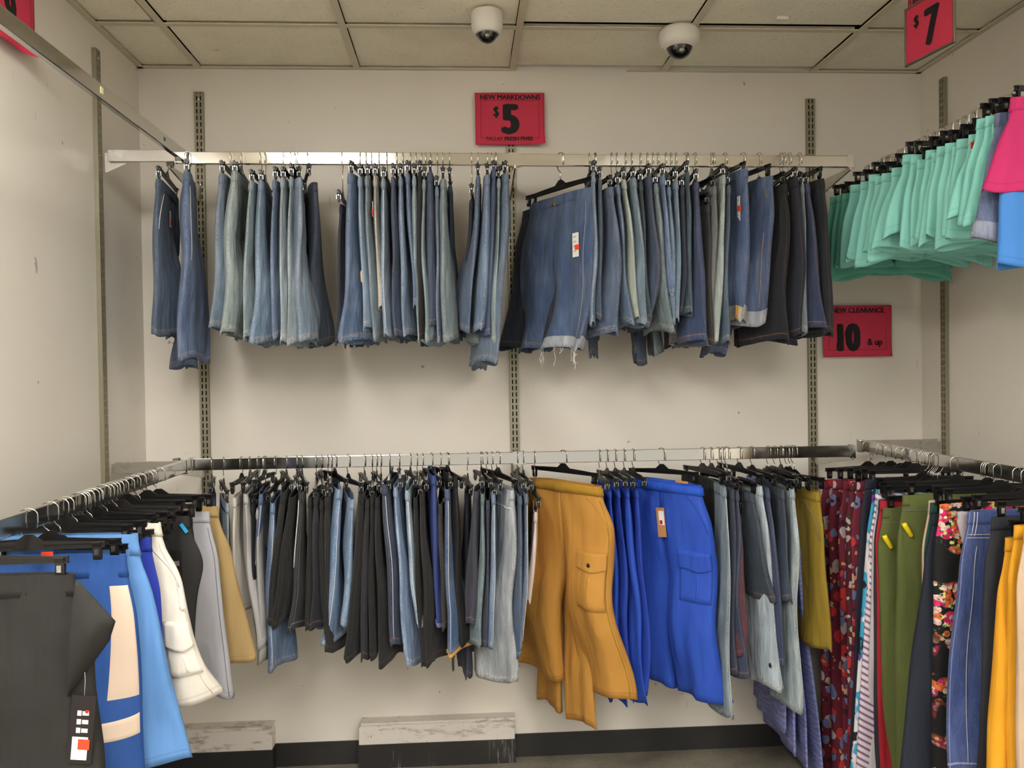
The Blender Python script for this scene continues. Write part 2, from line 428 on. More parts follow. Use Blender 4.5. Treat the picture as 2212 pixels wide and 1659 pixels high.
# ------------------------------------------------------------------ slotted standards
def standard(x, y, ztop, zbot, rz, lab):
    """local: back at y=0, front towards -y"""
    e = empty('slotted_standard', (x, y, zbot), rz); tag(e, lab, 'wall standard', 'slotted wall standards')
    h = ztop-zbot; m = MB(); W2 = .0175; dp = .014; t = .002
    m.box(-W2, -W2+t, -dp, 0, 0, h); m.box(W2-t, W2, -dp, 0, 0, h)
    m.box(-W2+t, -.0098, -dp, -dp+t, 0, h); m.box(.0098, W2-t, -dp, -dp+t, 0, h); m.box(-.0048, .0048, -dp, -dp+t, 0, h)
    n = int(h/.0254)
    for i in range(n+1):
        z = i*.0254
        for a, b in ((-.0098, -.0048), (.0048, .0098)): m.box(a, b, -dp, -dp+t, z, min(z+.008, h))
    m.build('channel', M['standard'], e)
    c = MB(); c.box(-W2+t, W2-t, -.004, -.001, 0, h); c.build('channel_back', M['slot'], e)
    for k, z in enumerate((h-.03, h-.36)):
        s = MB(); s.lathe([(0, -.003), (.004, -.002), (.0045, 0)], 12); so = s.build('screw', M['clipmetal'], e); so.location = (0, -dp, z); so.rotation_euler = (-PI/2, 0, 0)
S1, S2, S3 = -1.000, .210, 1.427
standard(S1, D-.001, EYE+1.100, EYE-1.05, 0, 'putty coloured slotted standard on the back wall, the leftmost of three')
standard(S2, D-.001, EYE+1.085, EYE-1.05, 0, 'putty coloured slotted standard on the back wall behind the $5 sign')
standard(S3, D-.001, EYE+1.085, EYE-1.05, 0, 'putty coloured slotted standard on the back wall left of the $10 sign')
LSY, RSY = 2.97, 3.195
standard(XL+.001, LSY, EYE+1.114, EYE-1.05, PI/2, 'putty coloured slotted standard on the left wall near the corner')
standard(XR-.001, RSY, EYE+1.113, EYE-1.05, -PI/2, 'grey slotted standard on the right wall near the corner')

# ------------------------------------------------------------------ rails and brackets
def rail(p0, p1, lab, end_cap=True, extra=None):
    """p0 -> p1: line of the tube's top face centre"""
    p0, p1 = Vector(p0), Vector(p1); L = (p1-p0).length; a = math.atan2(p1.y-p0.y, p1.x-p0.x)
    e = empty('hang_rail', p0, a, 0, -math.asin((p1.z-p0.z)/L)); tag(e, lab, 'clothes rail', 'chrome hang rails')
    m = MB(); m.box(0, L, -RD/2, RD/2, -RH, 0); m.build('tube', M['chrome'], e, bevel=.002)
    for x in (0, L): 
        c = MB(); c.box(x-.002, x+.002, -RD/2-.0006, RD/2+.0006, -RH-.0006, .0006); c.build('end_cap', M['chrome'], e)
    return e
rail((-.932, RY, ZT+.004), (.190, RY, ZT+.000), 'chrome hang rail, upper left half of the back wall rail')
rail((.205, RY, ZT-.002), (1.437, RY, ZT-.008), 'chrome hang rail, upper right half of the back wall rail')
rail((-.942, RY, ZB), (.190, RY, ZB), 'dark reflecting chrome hang rail, lower left half along the back wall')
rail((.205, RY, ZB), (1.425, RY, ZB), 'dark reflecting chrome hang rail, lower right half along the back wall')
lt = rail((LX+.010, RY+.028, ZT+.004), (LX-.005, .9, ZT+.004), 'empty chrome hang rail running forward at upper left')
rail((LX, RY+.028, ZB), (LX, .9, ZB), 'chrome hang rail running forward at lower left under trousers')
rail((RX1, 3.22, ZT), (RX1, .9, ZT), 'chrome hang rail at upper right under the mint shorts hooks')
rail((RX2, 3.20, ZB+.003), (RX2, .9, ZB+.003), 'chrome hang rail at lower right carrying long trousers')
# tape and sticker left on the empty rail
for nm, mat, (px, py), sz in (('tape_scrap', M['tape'], (217, 181), (.016, .018)), ('sticker', M['teal'], (351, 291), (.012, .012))):
    bpy.context.view_layer.update()
    p = lt.matrix_world.inverted() @ at(px, py, 0, LX+RD/2+.002); o = MB(); o.box(-sz[0]/2, sz[0]/2, -.0004, .0006, -sz[1]/2, sz[1]/2)
    q = o.build(nm, mat, lt); q.location = (p.x, RD/2+.0006, -RH*.45)
def bracket(x, y, ztop, length, rz, lab, saddle=.03, tube=False):
    """blade reaching from the wall (y=0) out to -y, carrying the rail's saddle at its tip"""
    e = empty('rail_bracket', (x, y, ztop), rz); tag(e, lab, 'bracket', 'rail brackets')
    m = MB(); z0 = -RH
    if tube:
        m.box(-.006, .006, -length+.012, -.03, z0, -.002); m.build('arm', M['bracket'], e, bevel=.001)
        b = MB(); b.prism([(-.10, z0+.002), (-.02, z0-.035), (-.015, z0-.035), (-.015, -.01), (-.10, -.01)], 0, .006, .009); b.build('blade', M['bracket'], e)
    else:
        m.prism([(-.012, -.095-RH*.0), (-.04, -.105), (-length+.03, z0-.018), (-length-.012, z0-.012), (-length-.012, z0-.001), (-length+.02, z0-.001), (-.012, -.038)], 0, -.003, .003)
        m.build('blade', M['bracket'], e)
    s = MB(); w_ = saddle/2; q = .003
    y0, y1 = -length-RD/2-q, -length+RD/2+q
    s.box(-w_, w_, y0, y0+.002, z0-q, .002); s.box(-w_, w_, y1-.002, y1, z0-q, .002); s.box(-w_, w_, y0, y1, z0-q-.002, z0-q+.001)
    s.build('saddle', M['chrome'], e)
    return e
BL = D-.012-RY
bracket(S1, D-.010, ZT, BL, 0, 'steel bracket behind the left end of the upper back rail', .02)
bracket(S2-.008, D-.010, ZT, BL, 0, 'steel bracket carrying the joint of the upper back rail', .044)
bracket(S3, D-.010, ZT-.006, BL, 0, 'steel bracket under the right end of the upper back rail', .02)
bracket(S1, D-.010, ZB, BL, 0, 'steel bracket behind the left end of the lower back rail', .02)
bracket(S2-.008, D-.010, ZB, BL, 0, 'steel bracket carrying the joint of the lower back rail', .044)
bracket(S3, D-.010, ZB, BL, 0, 'steel bracket under the right end of the lower back rail', .02)
bracket(XL+.012, LSY, ZT, LX-XL-.012, PI/2, 'shiny steel bracket from the left wall to the upper rail', .022, True)
bracket(XL+.012, LSY, ZB, LX-XL-.012, PI/2, 'shiny steel bracket from the left wall to the lower rail', .022, True)
bracket(XR-.012, RSY, ZT, XR-.012-RX1, -PI/2, 'steel bracket from the right wall to the upper right rail', .022, True)
bracket(XR-.012, RSY, ZB+.003, XR-.012-RX2, -PI/2, 'steel bracket from the right wall to the lower right rail', .022, True)

# ------------------------------------------------------------------ garments
def sm(a, b, x): t = np.clip((x-a)/(b-a), 0, 1); return t*t*(3-2*t)
class Garment:
    """cloth surface of a pair of legs (or one skirt tube) hanging from its waist; x along the hanger, z down from 0"""
    def __init__(s, W, L, b0=.012, b1=.022, rise=.27, hemw=None, flx=0, flr=0, lean=0, twist=0, seed=0, amp=1., skirt=False, hip=.0, L2=None, tilt=0., lift=0., wr=1., ltw=0.):
        s.ltw = ltw
        s.W, s.L, s.b0, s.b1, s.flx, s.flr, s.lean, s.twist, s.amp, s.skirt, s.hip, s.tilt, s.lift = W, L, b0, b1, flx, flr, lean, twist, amp, skirt, hip, tilt, lift
        s.L2 = L2 or L; s.rise = rise; s.hemw = hemw or W*.52; s.wr = wr
        r = random.Random(seed); s.w = [(r.uniform(.5, 1), r.uniform(14, 40), r.uniform(0, 6.3), r.uniform(-4, 4), r.uniform(0, 6)) for _ in range(5)]
        s.e = [(r.uniform(.4, 1), r.uniform(3, 9), r.uniform(0, 6.3)) for _ in range(3)]
        s.fine = [(r.uniform(.4, 1), r.uniform(40, 110), r.uniform(0, 6.3), r.uniform(-10, 10)) for _ in range(4)]
        s.hs = r.uniform(-.5, .5); s.hk = r.uniform(5, 9); s.hp = r.uniform(0, 6.3)
    def P(s, side, u, v, inset=0.):
        u, v = np.broadcast_arrays(np.asarray(u, float), np.asarray(v, float))
        L = s.L if side >= 0 else s.L2
        z = v*L; vc = s.rise
        Wz = s.W*(1 + .10*sm(0, .16, z) + s.hip*np.exp(-((z-.14)/.07)**2))
        b = s.b0 + (s.b1-s.b0)*sm(0, .30, z)
        c, sn = np.cos(2*PI*u), np.sin(2*PI*u)
        if s.skirt or side == 0:
            hw = Wz/2*1.0; ex = .75; t = sm(.0, L, z)
            ox = np.where(c > 0, s.flx*t, -s.flr*t)
            x = (hw-inset)*np.sign(c)*np.abs(c)**.85 + ox*np.abs(c)
            y = (b-inset)*np.sign(sn)*np.abs(sn)**.6
        else:
            below = sm(vc-.03, vc+.10, z); t = np.clip((z-vc*.3)/max(L-vc*.3, .05), 0, 1)
            lw = (Wz/2)*(1-below) + below*(Wz/2 + (s.hemw-Wz/2)*np.clip((z-vc)/max(L-vc, .05), 0, 1))
            outer = Wz/2 + (s.flx if side > 0 else s.flr)*t**1.1
            lw = lw + .35*(s.flx if side > 0 else s.flr)*t
            cx = outer - lw/2
            inner = (c < 0)
            pw = np.where(inner, .12+.63*below, .8)
            x = side*(cx + (lw/2-inset)*np.sign(c)*np.abs(c)**.85)
            y = (b-inset)*np.sign(sn)*np.abs(sn)**pw
            th = (s.ltw if side > 0 else s.ltw*.5)*sm(vc*.45, L*.9, z); ct, st = np.cos(th), np.sin(th); xc = side*cx
            x, y = xc + (x-xc)*ct - y*st, (x-xc)*st*side + y*ct
            if side > 0: y = y - .5*lw*st
        # folds: the sheet waves, the fullness breathes, the whole leg bends
        A = s.amp*s.b1*(.12+.55*sm(.05, .5, z))
        F = 0
        for a, k, ph, mm, k2 in s.w: F = F + a*np.sin(k*x+ph+mm*z*2+np.sin(k2*z+ph))
        y = y + A*F*.28*(1+1.1*sm(L*.70, L, z))
        G = 0
        for a, k, ph, mm in s.fine: G = G + a*np.sin(k*x+ph+mm*z)
        y = y + np.sign(sn)*np.abs(sn)**.5*s.wr*(.0026 if s.b1 > .023 else .0017)*G*sm(.0, .1, z)
        edge = 0
        for a, k, ph in s.e: edge = edge + a*np.sin(k*z*1.6+ph+(.8 if side > 0 else 0))
        x = x + .0035*edge*sm(.0, .25, z)*s.wr
        y = y + s.lean*(z/max(L, .1))**1.15 + .30*s.b1*edge*sm(.05, .4, z)*s.amp
        if side < 0: y = y + s.hs*s.b1*sm(vc, L, z)
        tw = s.twist*sm(.05, L, z); cx_, sx_ = np.cos(tw), np.sin(tw)
        x, y = x*cx_ - y*sx_, x*sx_ + y*cx_
        hem = sm(L*.7, L, z)
        zz = -z - s.tilt*x*(1+0*z) + hem*(.009*np.sin(s.hk*2*PI*u*.3+s.hp) ) + s.lift*hem*np.abs(x)/s.W
        zz = zz - .008*(2*x/s.W)**2*(1-sm(0, .12, z)) - .006*(1-np.abs(2*x/s.W).clip(0, 1))*(1-sm(0, .12, z))
        return np.stack([x, y, zz], -1)
    def leg(s, name, side, mat, parent, nu=40, nv=34, hemturn=.02):
        L = s.L if side >= 0 else s.L2
        us = np.arange(nu)/nu
        vs = np.linspace(.02/L, 1, nv)
        P = s.P(side, us[None, :], vs[:, None])
        rows = [P]; hv = [vs]
        if hemturn:
            vt = np.array([1.0, 1-hemturn*.5/L, 1-hemturn/L, 1-2.2*hemturn/L]); rows.append(s.P(side, us[None, :], vt[:, None], inset=.0028)); hv.append(vt)
        P = np.concatenate(rows, 0); v = np.concatenate(hv)
        uv = np.zeros((len(v), nu+1, 2)); uv[..., 0] = np.linspace(0, 1, nu+1)[None]; uv[..., 1] = ((1-v)*L)[:, None]
        me = grid_mesh(name, P, mat, uv, True, flip=(side >= 0))
        return new_obj(name, me, parent)
    def band(s, name, side, z0, z1, off, mat, parent, nu=40, thick=.0025, n=4):
        """ring of cloth round the waist (side 0) or a leg, between depths z0..z1, standing off the surface"""
        L = s.L if side >= 0 else s.L2; us = np.arange(nu)/nu
        zs = np.linspace(z0, z1, n)/L
        sd, sk = side, s.skirt
        if side == 0: s.skirt = True
        a = s.P(side, us[None], zs[:, None], inset=-off); b = s.P(side, us[None], zs[::-1, None], inset=-off+thick)
        s.skirt = sk
        P = np.concatenate([a, b, a[:1]], 0); v = np.concatenate([zs, zs[::-1], zs[:1]])
        uv = np.zeros((len(v), nu+1, 2)); uv[..., 0] = np.linspace(0, 1, nu+1)[None]; uv[..., 1] = (.3+(v*L))[:, None]
        return new_obj(name, grid_mesh(name, P, mat, uv, True, flip=(side >= 0)), parent)
    def patch(s, name, side, u0, u1, v0, v1, off, mat, parent, n=10, shape=None, sk=None):
        """piece of cloth sewn on: follows the surface, raised by off in its middle; shape(a,b) warps the outline"""
        a, b = np.meshgrid(np.linspace(0, 1, n), np.linspace(0, 1, n)); 
        if shape: a2, b2 = shape(a, b)
        else: a2, b2 = a, b
        uu = u0+(u1-u0)*a2; vv = v0+(v1-v0)*b2
        k0 = s.skirt
        if sk is not None: s.skirt = sk
        P0 = s.P(side, uu, vv); e = 1e-3
        du = s.P(side, uu+e, vv)-s.P(side, uu-e, vv); dv = s.P(side, uu, vv+e)-s.P(side, uu, vv-e)
        s.skirt = k0
        nn = np.cross(du, dv); nn /= np.linalg.norm(nn, axis=-1, keepdims=True)+1e-9
        sg = np.where(np.sin(2*PI*np.mean(uu)) > 0, 1, -1); nn *= np.where(nn[..., 1:2]*sg < 0, -1, 1)
        edge = np.minimum(np.minimum(a, 1-a), np.minimum(b, 1-b)); h = off*np.clip(edge*n*.9, 0, 1)
        P = P0 + nn*(h+.0006)[..., None]
        uv = np.zeros((n, n, 2)); uv[..., 0] = .3; uv[..., 1] = .3
        d1 = np.cross(P[0, 1]-P[0, 0], P[1, 0]-P[0, 0])
        return new_obj(name, grid_mesh(name, P, mat, uv, False, flip=bool(d1[1]*sg < 0)), parent)
    def line(s, name, pts, r, mat, parent, off=.0016):
        """cord or stitched ridge along surface points [(side,u,z)]"""
        m = MB(); q = []
        for side, u, z in pts:
            L = s.L if side >= 0 else s.L2
            p = s.P(side, u, z/L); q.append((p[0], p[1]+(off if math.sin(2*PI*u) > 0 else -off), p[2]))
        m.tube(q, r, 5); return m.build(name, mat, parent, smooth=True)
    def spot(s, side, u, z, off=.002):
        L = s.L if side >= 0 else s.L2; p = s.P(side, u, z/L); sg = 1 if math.sin(2*PI*u) > 0 else -1
        return Vector((p[0], p[1]+sg*off, p[2])), sg

def card(name, loc, w_, h_, mat, parent, sg=1, tilt=0., yaw=0., t=.0008):
    m = MB(); m.box(-w_/2, w_/2, -t/2, t/2, -h_, 0); o = m.build(name, mat, parent); o.location = loc; o.rotation_euler = (0, tilt, yaw); return o
def price_tag(g, root, side, u, z, sg=None, size=(.030, .075), tilt=0., sticker=(.5, .55), mat=None, off=.006, yaw=0.):
    p, s_ = g.spot(side, u, z, off); t = card('price_tag', p, size[0], size[1], mat or M['tagwhite'], root, s_, tilt, yaw)
    t['label'] = 'white paper price tag with an orange sticker' if mat is None else 'printed hang tag'
    if sticker:
        for sgn in (-1, 1):
            c = MB(); c.box(-.011, .012, -.0004, .0004, -.018, 0); o = c.build('orange_sticker', M['orange'], t); o.location = (size[0]*.22, sgn*.0009, -size[1]*sticker[1])
            if mat is None:
                l = MB()
                for k in range(4): l.box(-size[0]*.36, size[0]*.1, -.0003, .0003, -size[1]*(.15+.2*k)-.002, -size[1]*(.15+.2*k))
                o = l.build('print', M['tagprint'], t); o.location = (0, sgn*.0007, 0)
    return t
def button(g, root, side, u, z, mat, r=.008, off=.003):
    p, sg = g.spot(side, u, z, off); m = MB(); m.lathe([(0, .003), (r*.6, .0026), (r, .0015), (r, -.001)], 16)
    o = m.build('button', mat, root, smooth=True); o.location = p; o.rotation_euler = (-sg*PI/2, 0, 0); return o

# hanger: local x along the bar, origin = rail top under the hook's crown
_hm = {}
def hanger_meshes(half, drop, plast):
    key = (round(half, 2), round(drop, 2), plast)
    if key in _hm: return _hm[key], key
    half, drop = key[0], key[1]; mt = M['plastic'] if plast == 0 else M['plastic2']
    hook = MB(); pts = []; r = .019; cz = -.012
    pts.append((.019, 0, -.040)); pts.append((.0205, 0, -.026))
    for k in range(13):
        t = PI*k/12; pts.append((r*1.08*math.cos(t), 0, cz+.0155*math.sin(t)))
    zb = -drop+.022
    pts += [(-.0205, 0, -.030), (-.0185, 0, -.044), (-.011, 0, -.056), (-.002, 0, -.064), (0, 0, -.070), (0, 0, min(zb, -.074))]
    hook.tube(pts, .0016, 6)
    bar = MB(); z = -drop
    # slim I-section arms rising to the hook boss
    top = [(-half, z+.004), (-.03, z+.010), (-.008, z+.026), (.008, z+.026), (.03, z+.010), (half, z+.004), (half, z-.007), (-half, z-.007)]
    bar.prism(top, 1, -.0018, .0018)
    bar.box(-half, half, -.0045, .0045, z-.0085, z-.0055); bar.box(-half, -.03, -.004, .004, z+.002, z+.005); bar.box(.03, half, -.004, .004, z+.002, z+.005)
    clip = MB()
    for s_ in (-1, 1):
        clip.prism([(s_*.0030, .008), (s_*.0075, .014), (s_*.0090, .013), (s_*.0050, .003), (s_*.0040, -.020), (s_*.0015, -.026), (s_*.0012, -.020), (s_*.0020, .001)], 0, -.009, .009)
    spring = MB()
    spring.box(-.0045, .0045, -.0068, .0068, -.004, -.0022); spring.box(-.0045, .0045, -.0074, -.0062, -.016, -.002); spring.box(-.0045, .0045, .0062, .0074, -.016, -.002)
    spring.tube([(-.006, 0, -.002), (.006, 0, -.002)], .0028, 8)
    _hm[key] = (hook.mesh('hook', M['wire'], True), bar.mesh('bar', mt), clip.mesh('clip', mt), spring.mesh('spring', M['clipmetal']))
    return _hm[key], key
def hanger(C, yaw, half, drop, lab, group, plast=0, tilt=0):
    (hk, br, cl, sp), key = hanger_meshes(half, drop, plast)
    e = empty('clip_hanger', C, math.radians(yaw)-PI/2, 0, tilt); tag(e, lab, 'hanger', group)
    new_obj('hook', hk, e); new_obj('bar', br, e)
    for sx in (-1, 1):
        c = new_obj('clip', cl, e); c.location = (sx*(key[0]-.016), 0, -key[1]-.010)
        new_obj('spring', sp, c)
    return e
ORD = ['', 'first', 'second', 'third', 'fourth', 'fifth', 'sixth', 'seventh', 'eighth', 'ninth', 'tenth', 'eleventh', 'twelfth', 'thirteenth', 'fourteenth',
       'fifteenth', 'sixteenth', 'seventeenth', 'eighteenth', 'nineteenth', 'twentieth', 'twenty-first', 'twenty-second', 'twenty-third', 'twenty-fourth', 'twenty-fifth']
seedc = [100]
def hang(rail_kind, xt, yt, xb, yb, mat, yaw=0, W=.36, th=None, kind='shorts', name='denim_shorts', label='', hlabel='', group='', hgroup='', band=None, opts=None, spacing=.04):
    """one garment and its hanger.  (xt,yt)-(xb,yb): sighted top and bottom of the edge nearest the viewer, on the plane where that edge hangs"""
    o = dict(opts or {}); W = o.pop('W', W); yaw = o.pop('yaw', yaw)
    ya = math.radians({'B': 0, 'T': 0, 'L': 90, 'R': -90, 'r': -90}[rail_kind] + yaw)
    d = Vector((math.sin(ya), -math.cos(ya), 0)); n = Vector((-d.y, d.x, 0))
    if rail_kind in 'BT':
        back = o.pop('back', 0); yp = RY - W/2*math.cos(math.radians(yaw)) + back
        T = at(xt, yt, 1, yp); Bm = at(xb, yb, 1, yp); C = Vector((T.x - W/2*math.sin(ya), RY+0, ZT if rail_kind == 'T' else ZB))
    else:
        rx = {'L': LX, 'R': RX1, 'r': RX2}[rail_kind]; xp = rx + (W/2*math.cos(math.radians(yaw)))*(1 if rail_kind == 'L' else -1)
        T = at(xt, yt, 0, xp); Bm = at(xb, yb, 1, T.y); back = 0; C = Vector((rx, T.y + W/2*math.cos(ya), ZT if rail_kind == 'R' else ZB))
    zt = T.z + .006
    L = max(.12, zt - Bm.z); dl = Bm - T; along = dl.x*d.x + dl.y*d.y; across = dl.x*n.x + dl.y*n.y
    if rail_kind == 'T' or rail_kind == 'B': pass
    th_ = th if th else min(.024, max(.010, spacing*.46))
    b1 = o.pop('b1', th_); b0 = o.pop('b0', max(.008, b1*.62))
    along += o.pop('dflx', 0)
    seedc[0] += 1; sd = o.pop('seed', seedc[0])
    cuff = o.pop('cuff', None); extra = o.pop('extra', None); drop_min = o.pop('drop', None); plast = o.pop('plast', 0); nohang = o.pop('nohang', False)
    if rail_kind in 'BT' and kind != 'skirt' and abs(yaw) < 22:
        rr = random.Random(sd*7+1); sgn = o.pop('sw', -1 if xt < 997 else 1); o.setdefault('ltw', sgn*rr.uniform(.22, .5))
    o.pop('sw', None)
    cuffh = o.pop('cuffh', .045)
    loops = o.pop('loops', True); bandh = o.pop('bandh', .036); nv = o.pop('nv', 34)
    skirt = kind == 'skirt'
    g = Garment(W, L, b0, b1, flx=along, flr=o.pop('flr', .02), lean=across, seed=sd, skirt=skirt, hemw=o.pop('hemw', None), L2=(L+o.pop('dL2', 0)), **o)
    root = empty(name, (C.x, C.y, zt), math.atan2(d.y, d.x))
    root.location.y += back
    tag(root, label, kind, group)
    if skirt: g.leg('skirt_panel', 0, mat, root, nv=nv)
    else:
        g.leg('leg', 1, mat, root, nv=nv); g.leg('leg', -1, mat, root, nv=nv)
    g.band('waistband', 0, .0, bandh, .0012, band or mat, root)
    if loops:
        for sidx, uu in ((0, .045), (0, .955)):
            k0 = g.skirt; g.patch('belt_loop', 0, uu-.006, uu+.006, 0.001/L, (bandh+.006)/L, .0022, band or mat, root, n=4, sk=True)
    if cuff:
        for sx in (1, -1): g.band('cuff', sx, (L if sx > 0 else g.L2)-cuffh, (L if sx > 0 else g.L2)+.001, .0035, cuff, root, thick=.003)
    if extra: extra(g, root)
    drop = C.z - (zt + .030)
    if not nohang:
        drop = max(.066, drop)
        jit = (random.Random(sd).uniform(4, 11)*(1 if xt > 600 else -1) if rail_kind == 'B' and abs(yaw) < 20 else 0)
        hanger(C, math.degrees(ya)+jit, W/2-.012, drop, hlabel, hgroup, plast, random.Random(sd+5).uniform(-.06, .06) if rail_kind == 'B' else 0)
    return root, g

# ---- details used by single garments
def ex_fly(u=.75):
    def f(g, root): g.line('outseam', [(1, .02, z) for z in np.linspace(.04, g.L-.02, 14)], .0009, M['thread'], root)
    return f
def pocket_line(g, root, face=1, mat=None, side=1):
    """curved front pocket opening"""
    u = (lambda a: a) if face > 0 else (lambda a: 1-a)
    pts = [(side, u(.05+.13*t), .045+.13*(1-t)**1.6) for t in np.linspace(0, 1, 8)]
    g.line('pocket_seam', pts, .0011, mat or M['thread'], root, .002)
def back_pocket(g, root, mat, face=1, side=1):
    L = g.L if side > 0 else g.L2
    a, b = (.10, .33) if face > 0 else (.90, .67)
    shp = lambda x, y: (x, y*(1+.12*(1-abs(2*x-1)))-.0)
    g.patch('back_pocket', side, a, b, .075/L, .21/L, .0022, mat, root, 12, shp)
def cargo_pocket(g, root, mat, face=1, side=1, z0=.27, h=.17, a=.03, b=.24, flap=True, bulge=.012):
    L = g.L if side > 0 else g.L2
    if face < 0: a, b = 1-a, 1-b
    g.patch('cargo_pocket', side, a, b, z0/L, (z0+h)/L, bulge, mat, root, 16)
    g.patch('pocket_pleat', side, a+(b-a)*.48, a+(b-a)*.56, (z0+.06)/L, (z0+h*.97)/L, bulge+.004, mat, root, 8)
    if flap:
        shp = lambda x, y: (x, y*(1+.25*(1-abs(2*x-1))))
        g.patch('pocket_flap', side, a-(b-a)*.02, b+(b-a)*.03, (z0-.012)/L, (z0+.05)/L, bulge+.006, mat, root, 14, shp)
def hem_threads(g, root, side=1):
    m = MB(); r = random.Random(3)
    L = g.L
    for k in range(16):
        u = r.uniform(.55, .95); p = g.P(side, u, .998); z = p[2]; x, y = p[0], p[1]; ln = r.uniform(.01, .05) if k > 3 else .07
        pts = [(x+r.uniform(-.003, .003)*i, y+r.uniform(-.002, .002)*i, z-ln*i/4) for i in range(5)]; m.tube(pts, .0007, 4)
    m.build('frayed_threads', M['thread'], root)
def washed_lining(col):
    def f(g, root): g.band('turned_hem', 1, g.L-.05, g.L+.001, .003, dn(tuple(x-20 for x in col), .8), root, thick=.003)
    return f

# ================================================================== UPPER BACK RAIL
def run_cluster(railk, items, cname, noun, group, hgroup, dense=1., objname='denim_shorts', cat='shorts', side='from the left'):
    xs = [it[0] for it in items]
    for i, it in enumerate(items):
        xt, yt, xb, yb, mat, shade = it[:6]; o = dict(it[6]) if len(it) > 6 else {}
        near = [abs(xs[j]-xt) for j in (i-1, i+1) if 0 <= j < len(xs)]
        px = min(near) if near else 30
        sp = px/FPX*2.85*dense
        lab = o.pop('label', None) or f"{shade} {noun}, {ORD[i+1]} from left in the {cname}"
        hl = o.pop('hlabel', None) or f"black clip hanger, {ORD[i+1]} from left in the {cname}"
        hang(railk, xt, yt, xb, yb, mat, th=o.pop('th', None), label=lab, hlabel=hl, group=group, hgroup=hgroup, opts=o, spacing=max(.026, sp),
             name=o.pop('name', objname), kind=o.pop('kind', cat))
dn = denim
GU, HU = 'denim shorts on the upper back rail', 'clip hangers on the upper back rail'
def xA1(g, r): pocket_line(g, r); price_tag(g, r, 1, .30, .09, size=(.028, .055)); back_pocket(g, r, dn((66, 90, 118)), 1, -1)
def xA2(g, r): back_pocket(g, r, dn((70, 94, 134)), 1); g.line('side_seam', [(1, .08, z) for z in np.linspace(.05, .30, 10)], .0016, M['label'], r)
def xA4(g, r): back_pocket(g, r, dn((120, 138, 142)), 1)
def xA10(g, r): back_pocket(g, r, dn((96, 114, 136)), 1); price_tag(g, r, -1, .25, .05, size=(.012, .03), sticker=(.5, .5))
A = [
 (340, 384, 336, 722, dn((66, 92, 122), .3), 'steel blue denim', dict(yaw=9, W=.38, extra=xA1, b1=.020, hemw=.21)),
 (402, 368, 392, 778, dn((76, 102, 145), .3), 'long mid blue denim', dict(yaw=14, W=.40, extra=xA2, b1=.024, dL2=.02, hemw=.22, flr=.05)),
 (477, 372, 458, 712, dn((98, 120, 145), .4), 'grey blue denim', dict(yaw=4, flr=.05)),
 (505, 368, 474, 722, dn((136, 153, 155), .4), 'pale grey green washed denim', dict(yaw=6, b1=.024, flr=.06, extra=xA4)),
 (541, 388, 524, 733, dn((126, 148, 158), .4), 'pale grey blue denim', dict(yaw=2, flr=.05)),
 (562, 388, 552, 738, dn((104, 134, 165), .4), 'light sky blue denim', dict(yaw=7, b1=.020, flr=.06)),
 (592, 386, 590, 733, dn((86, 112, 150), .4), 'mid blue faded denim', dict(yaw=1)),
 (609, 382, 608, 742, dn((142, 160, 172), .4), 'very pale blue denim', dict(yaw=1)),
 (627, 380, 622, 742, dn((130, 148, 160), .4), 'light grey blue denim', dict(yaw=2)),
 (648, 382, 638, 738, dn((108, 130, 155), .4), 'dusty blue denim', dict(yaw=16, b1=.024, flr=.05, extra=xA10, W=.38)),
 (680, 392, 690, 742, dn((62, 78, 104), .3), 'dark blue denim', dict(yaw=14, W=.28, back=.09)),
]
run_cluster('T', A, 'leftmost upper cluster', 'shorts', GU, HU)
def xB2(g, r): 
    p = g.patch('ripped_lining', 1, .93, 1.05, .62, .70, .004, plain('skin_tone_lining', (200, 170, 140)), r, 8)
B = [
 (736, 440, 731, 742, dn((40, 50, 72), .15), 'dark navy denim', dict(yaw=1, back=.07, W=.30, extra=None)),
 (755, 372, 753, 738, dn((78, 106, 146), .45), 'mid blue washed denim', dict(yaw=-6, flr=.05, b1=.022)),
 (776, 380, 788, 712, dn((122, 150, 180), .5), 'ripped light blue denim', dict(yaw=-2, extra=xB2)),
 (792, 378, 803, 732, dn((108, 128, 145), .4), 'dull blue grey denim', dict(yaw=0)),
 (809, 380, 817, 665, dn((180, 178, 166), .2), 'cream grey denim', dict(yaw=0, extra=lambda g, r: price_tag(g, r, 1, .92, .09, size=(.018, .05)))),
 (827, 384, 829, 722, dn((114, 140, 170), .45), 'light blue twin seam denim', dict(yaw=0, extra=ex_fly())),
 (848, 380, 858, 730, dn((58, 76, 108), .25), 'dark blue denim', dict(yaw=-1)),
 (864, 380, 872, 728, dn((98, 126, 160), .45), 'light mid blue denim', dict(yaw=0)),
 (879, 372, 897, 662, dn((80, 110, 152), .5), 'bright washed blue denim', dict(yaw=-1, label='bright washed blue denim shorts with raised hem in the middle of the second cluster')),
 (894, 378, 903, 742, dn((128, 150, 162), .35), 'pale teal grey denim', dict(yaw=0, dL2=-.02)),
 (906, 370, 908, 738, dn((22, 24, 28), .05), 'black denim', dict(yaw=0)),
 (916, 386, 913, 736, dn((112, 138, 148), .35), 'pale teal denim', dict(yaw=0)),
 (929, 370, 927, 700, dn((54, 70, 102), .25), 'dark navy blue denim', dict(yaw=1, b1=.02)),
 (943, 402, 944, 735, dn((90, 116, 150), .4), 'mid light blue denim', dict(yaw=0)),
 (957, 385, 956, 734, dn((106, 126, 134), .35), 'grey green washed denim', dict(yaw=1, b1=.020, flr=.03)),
 (972, 400, 976, 730, dn((58, 80, 112), .3), 'blue denim at the right end', dict(yaw=0, back=.10, W=.26, label='blue denim shorts set back at the right end of the second cluster')),
]
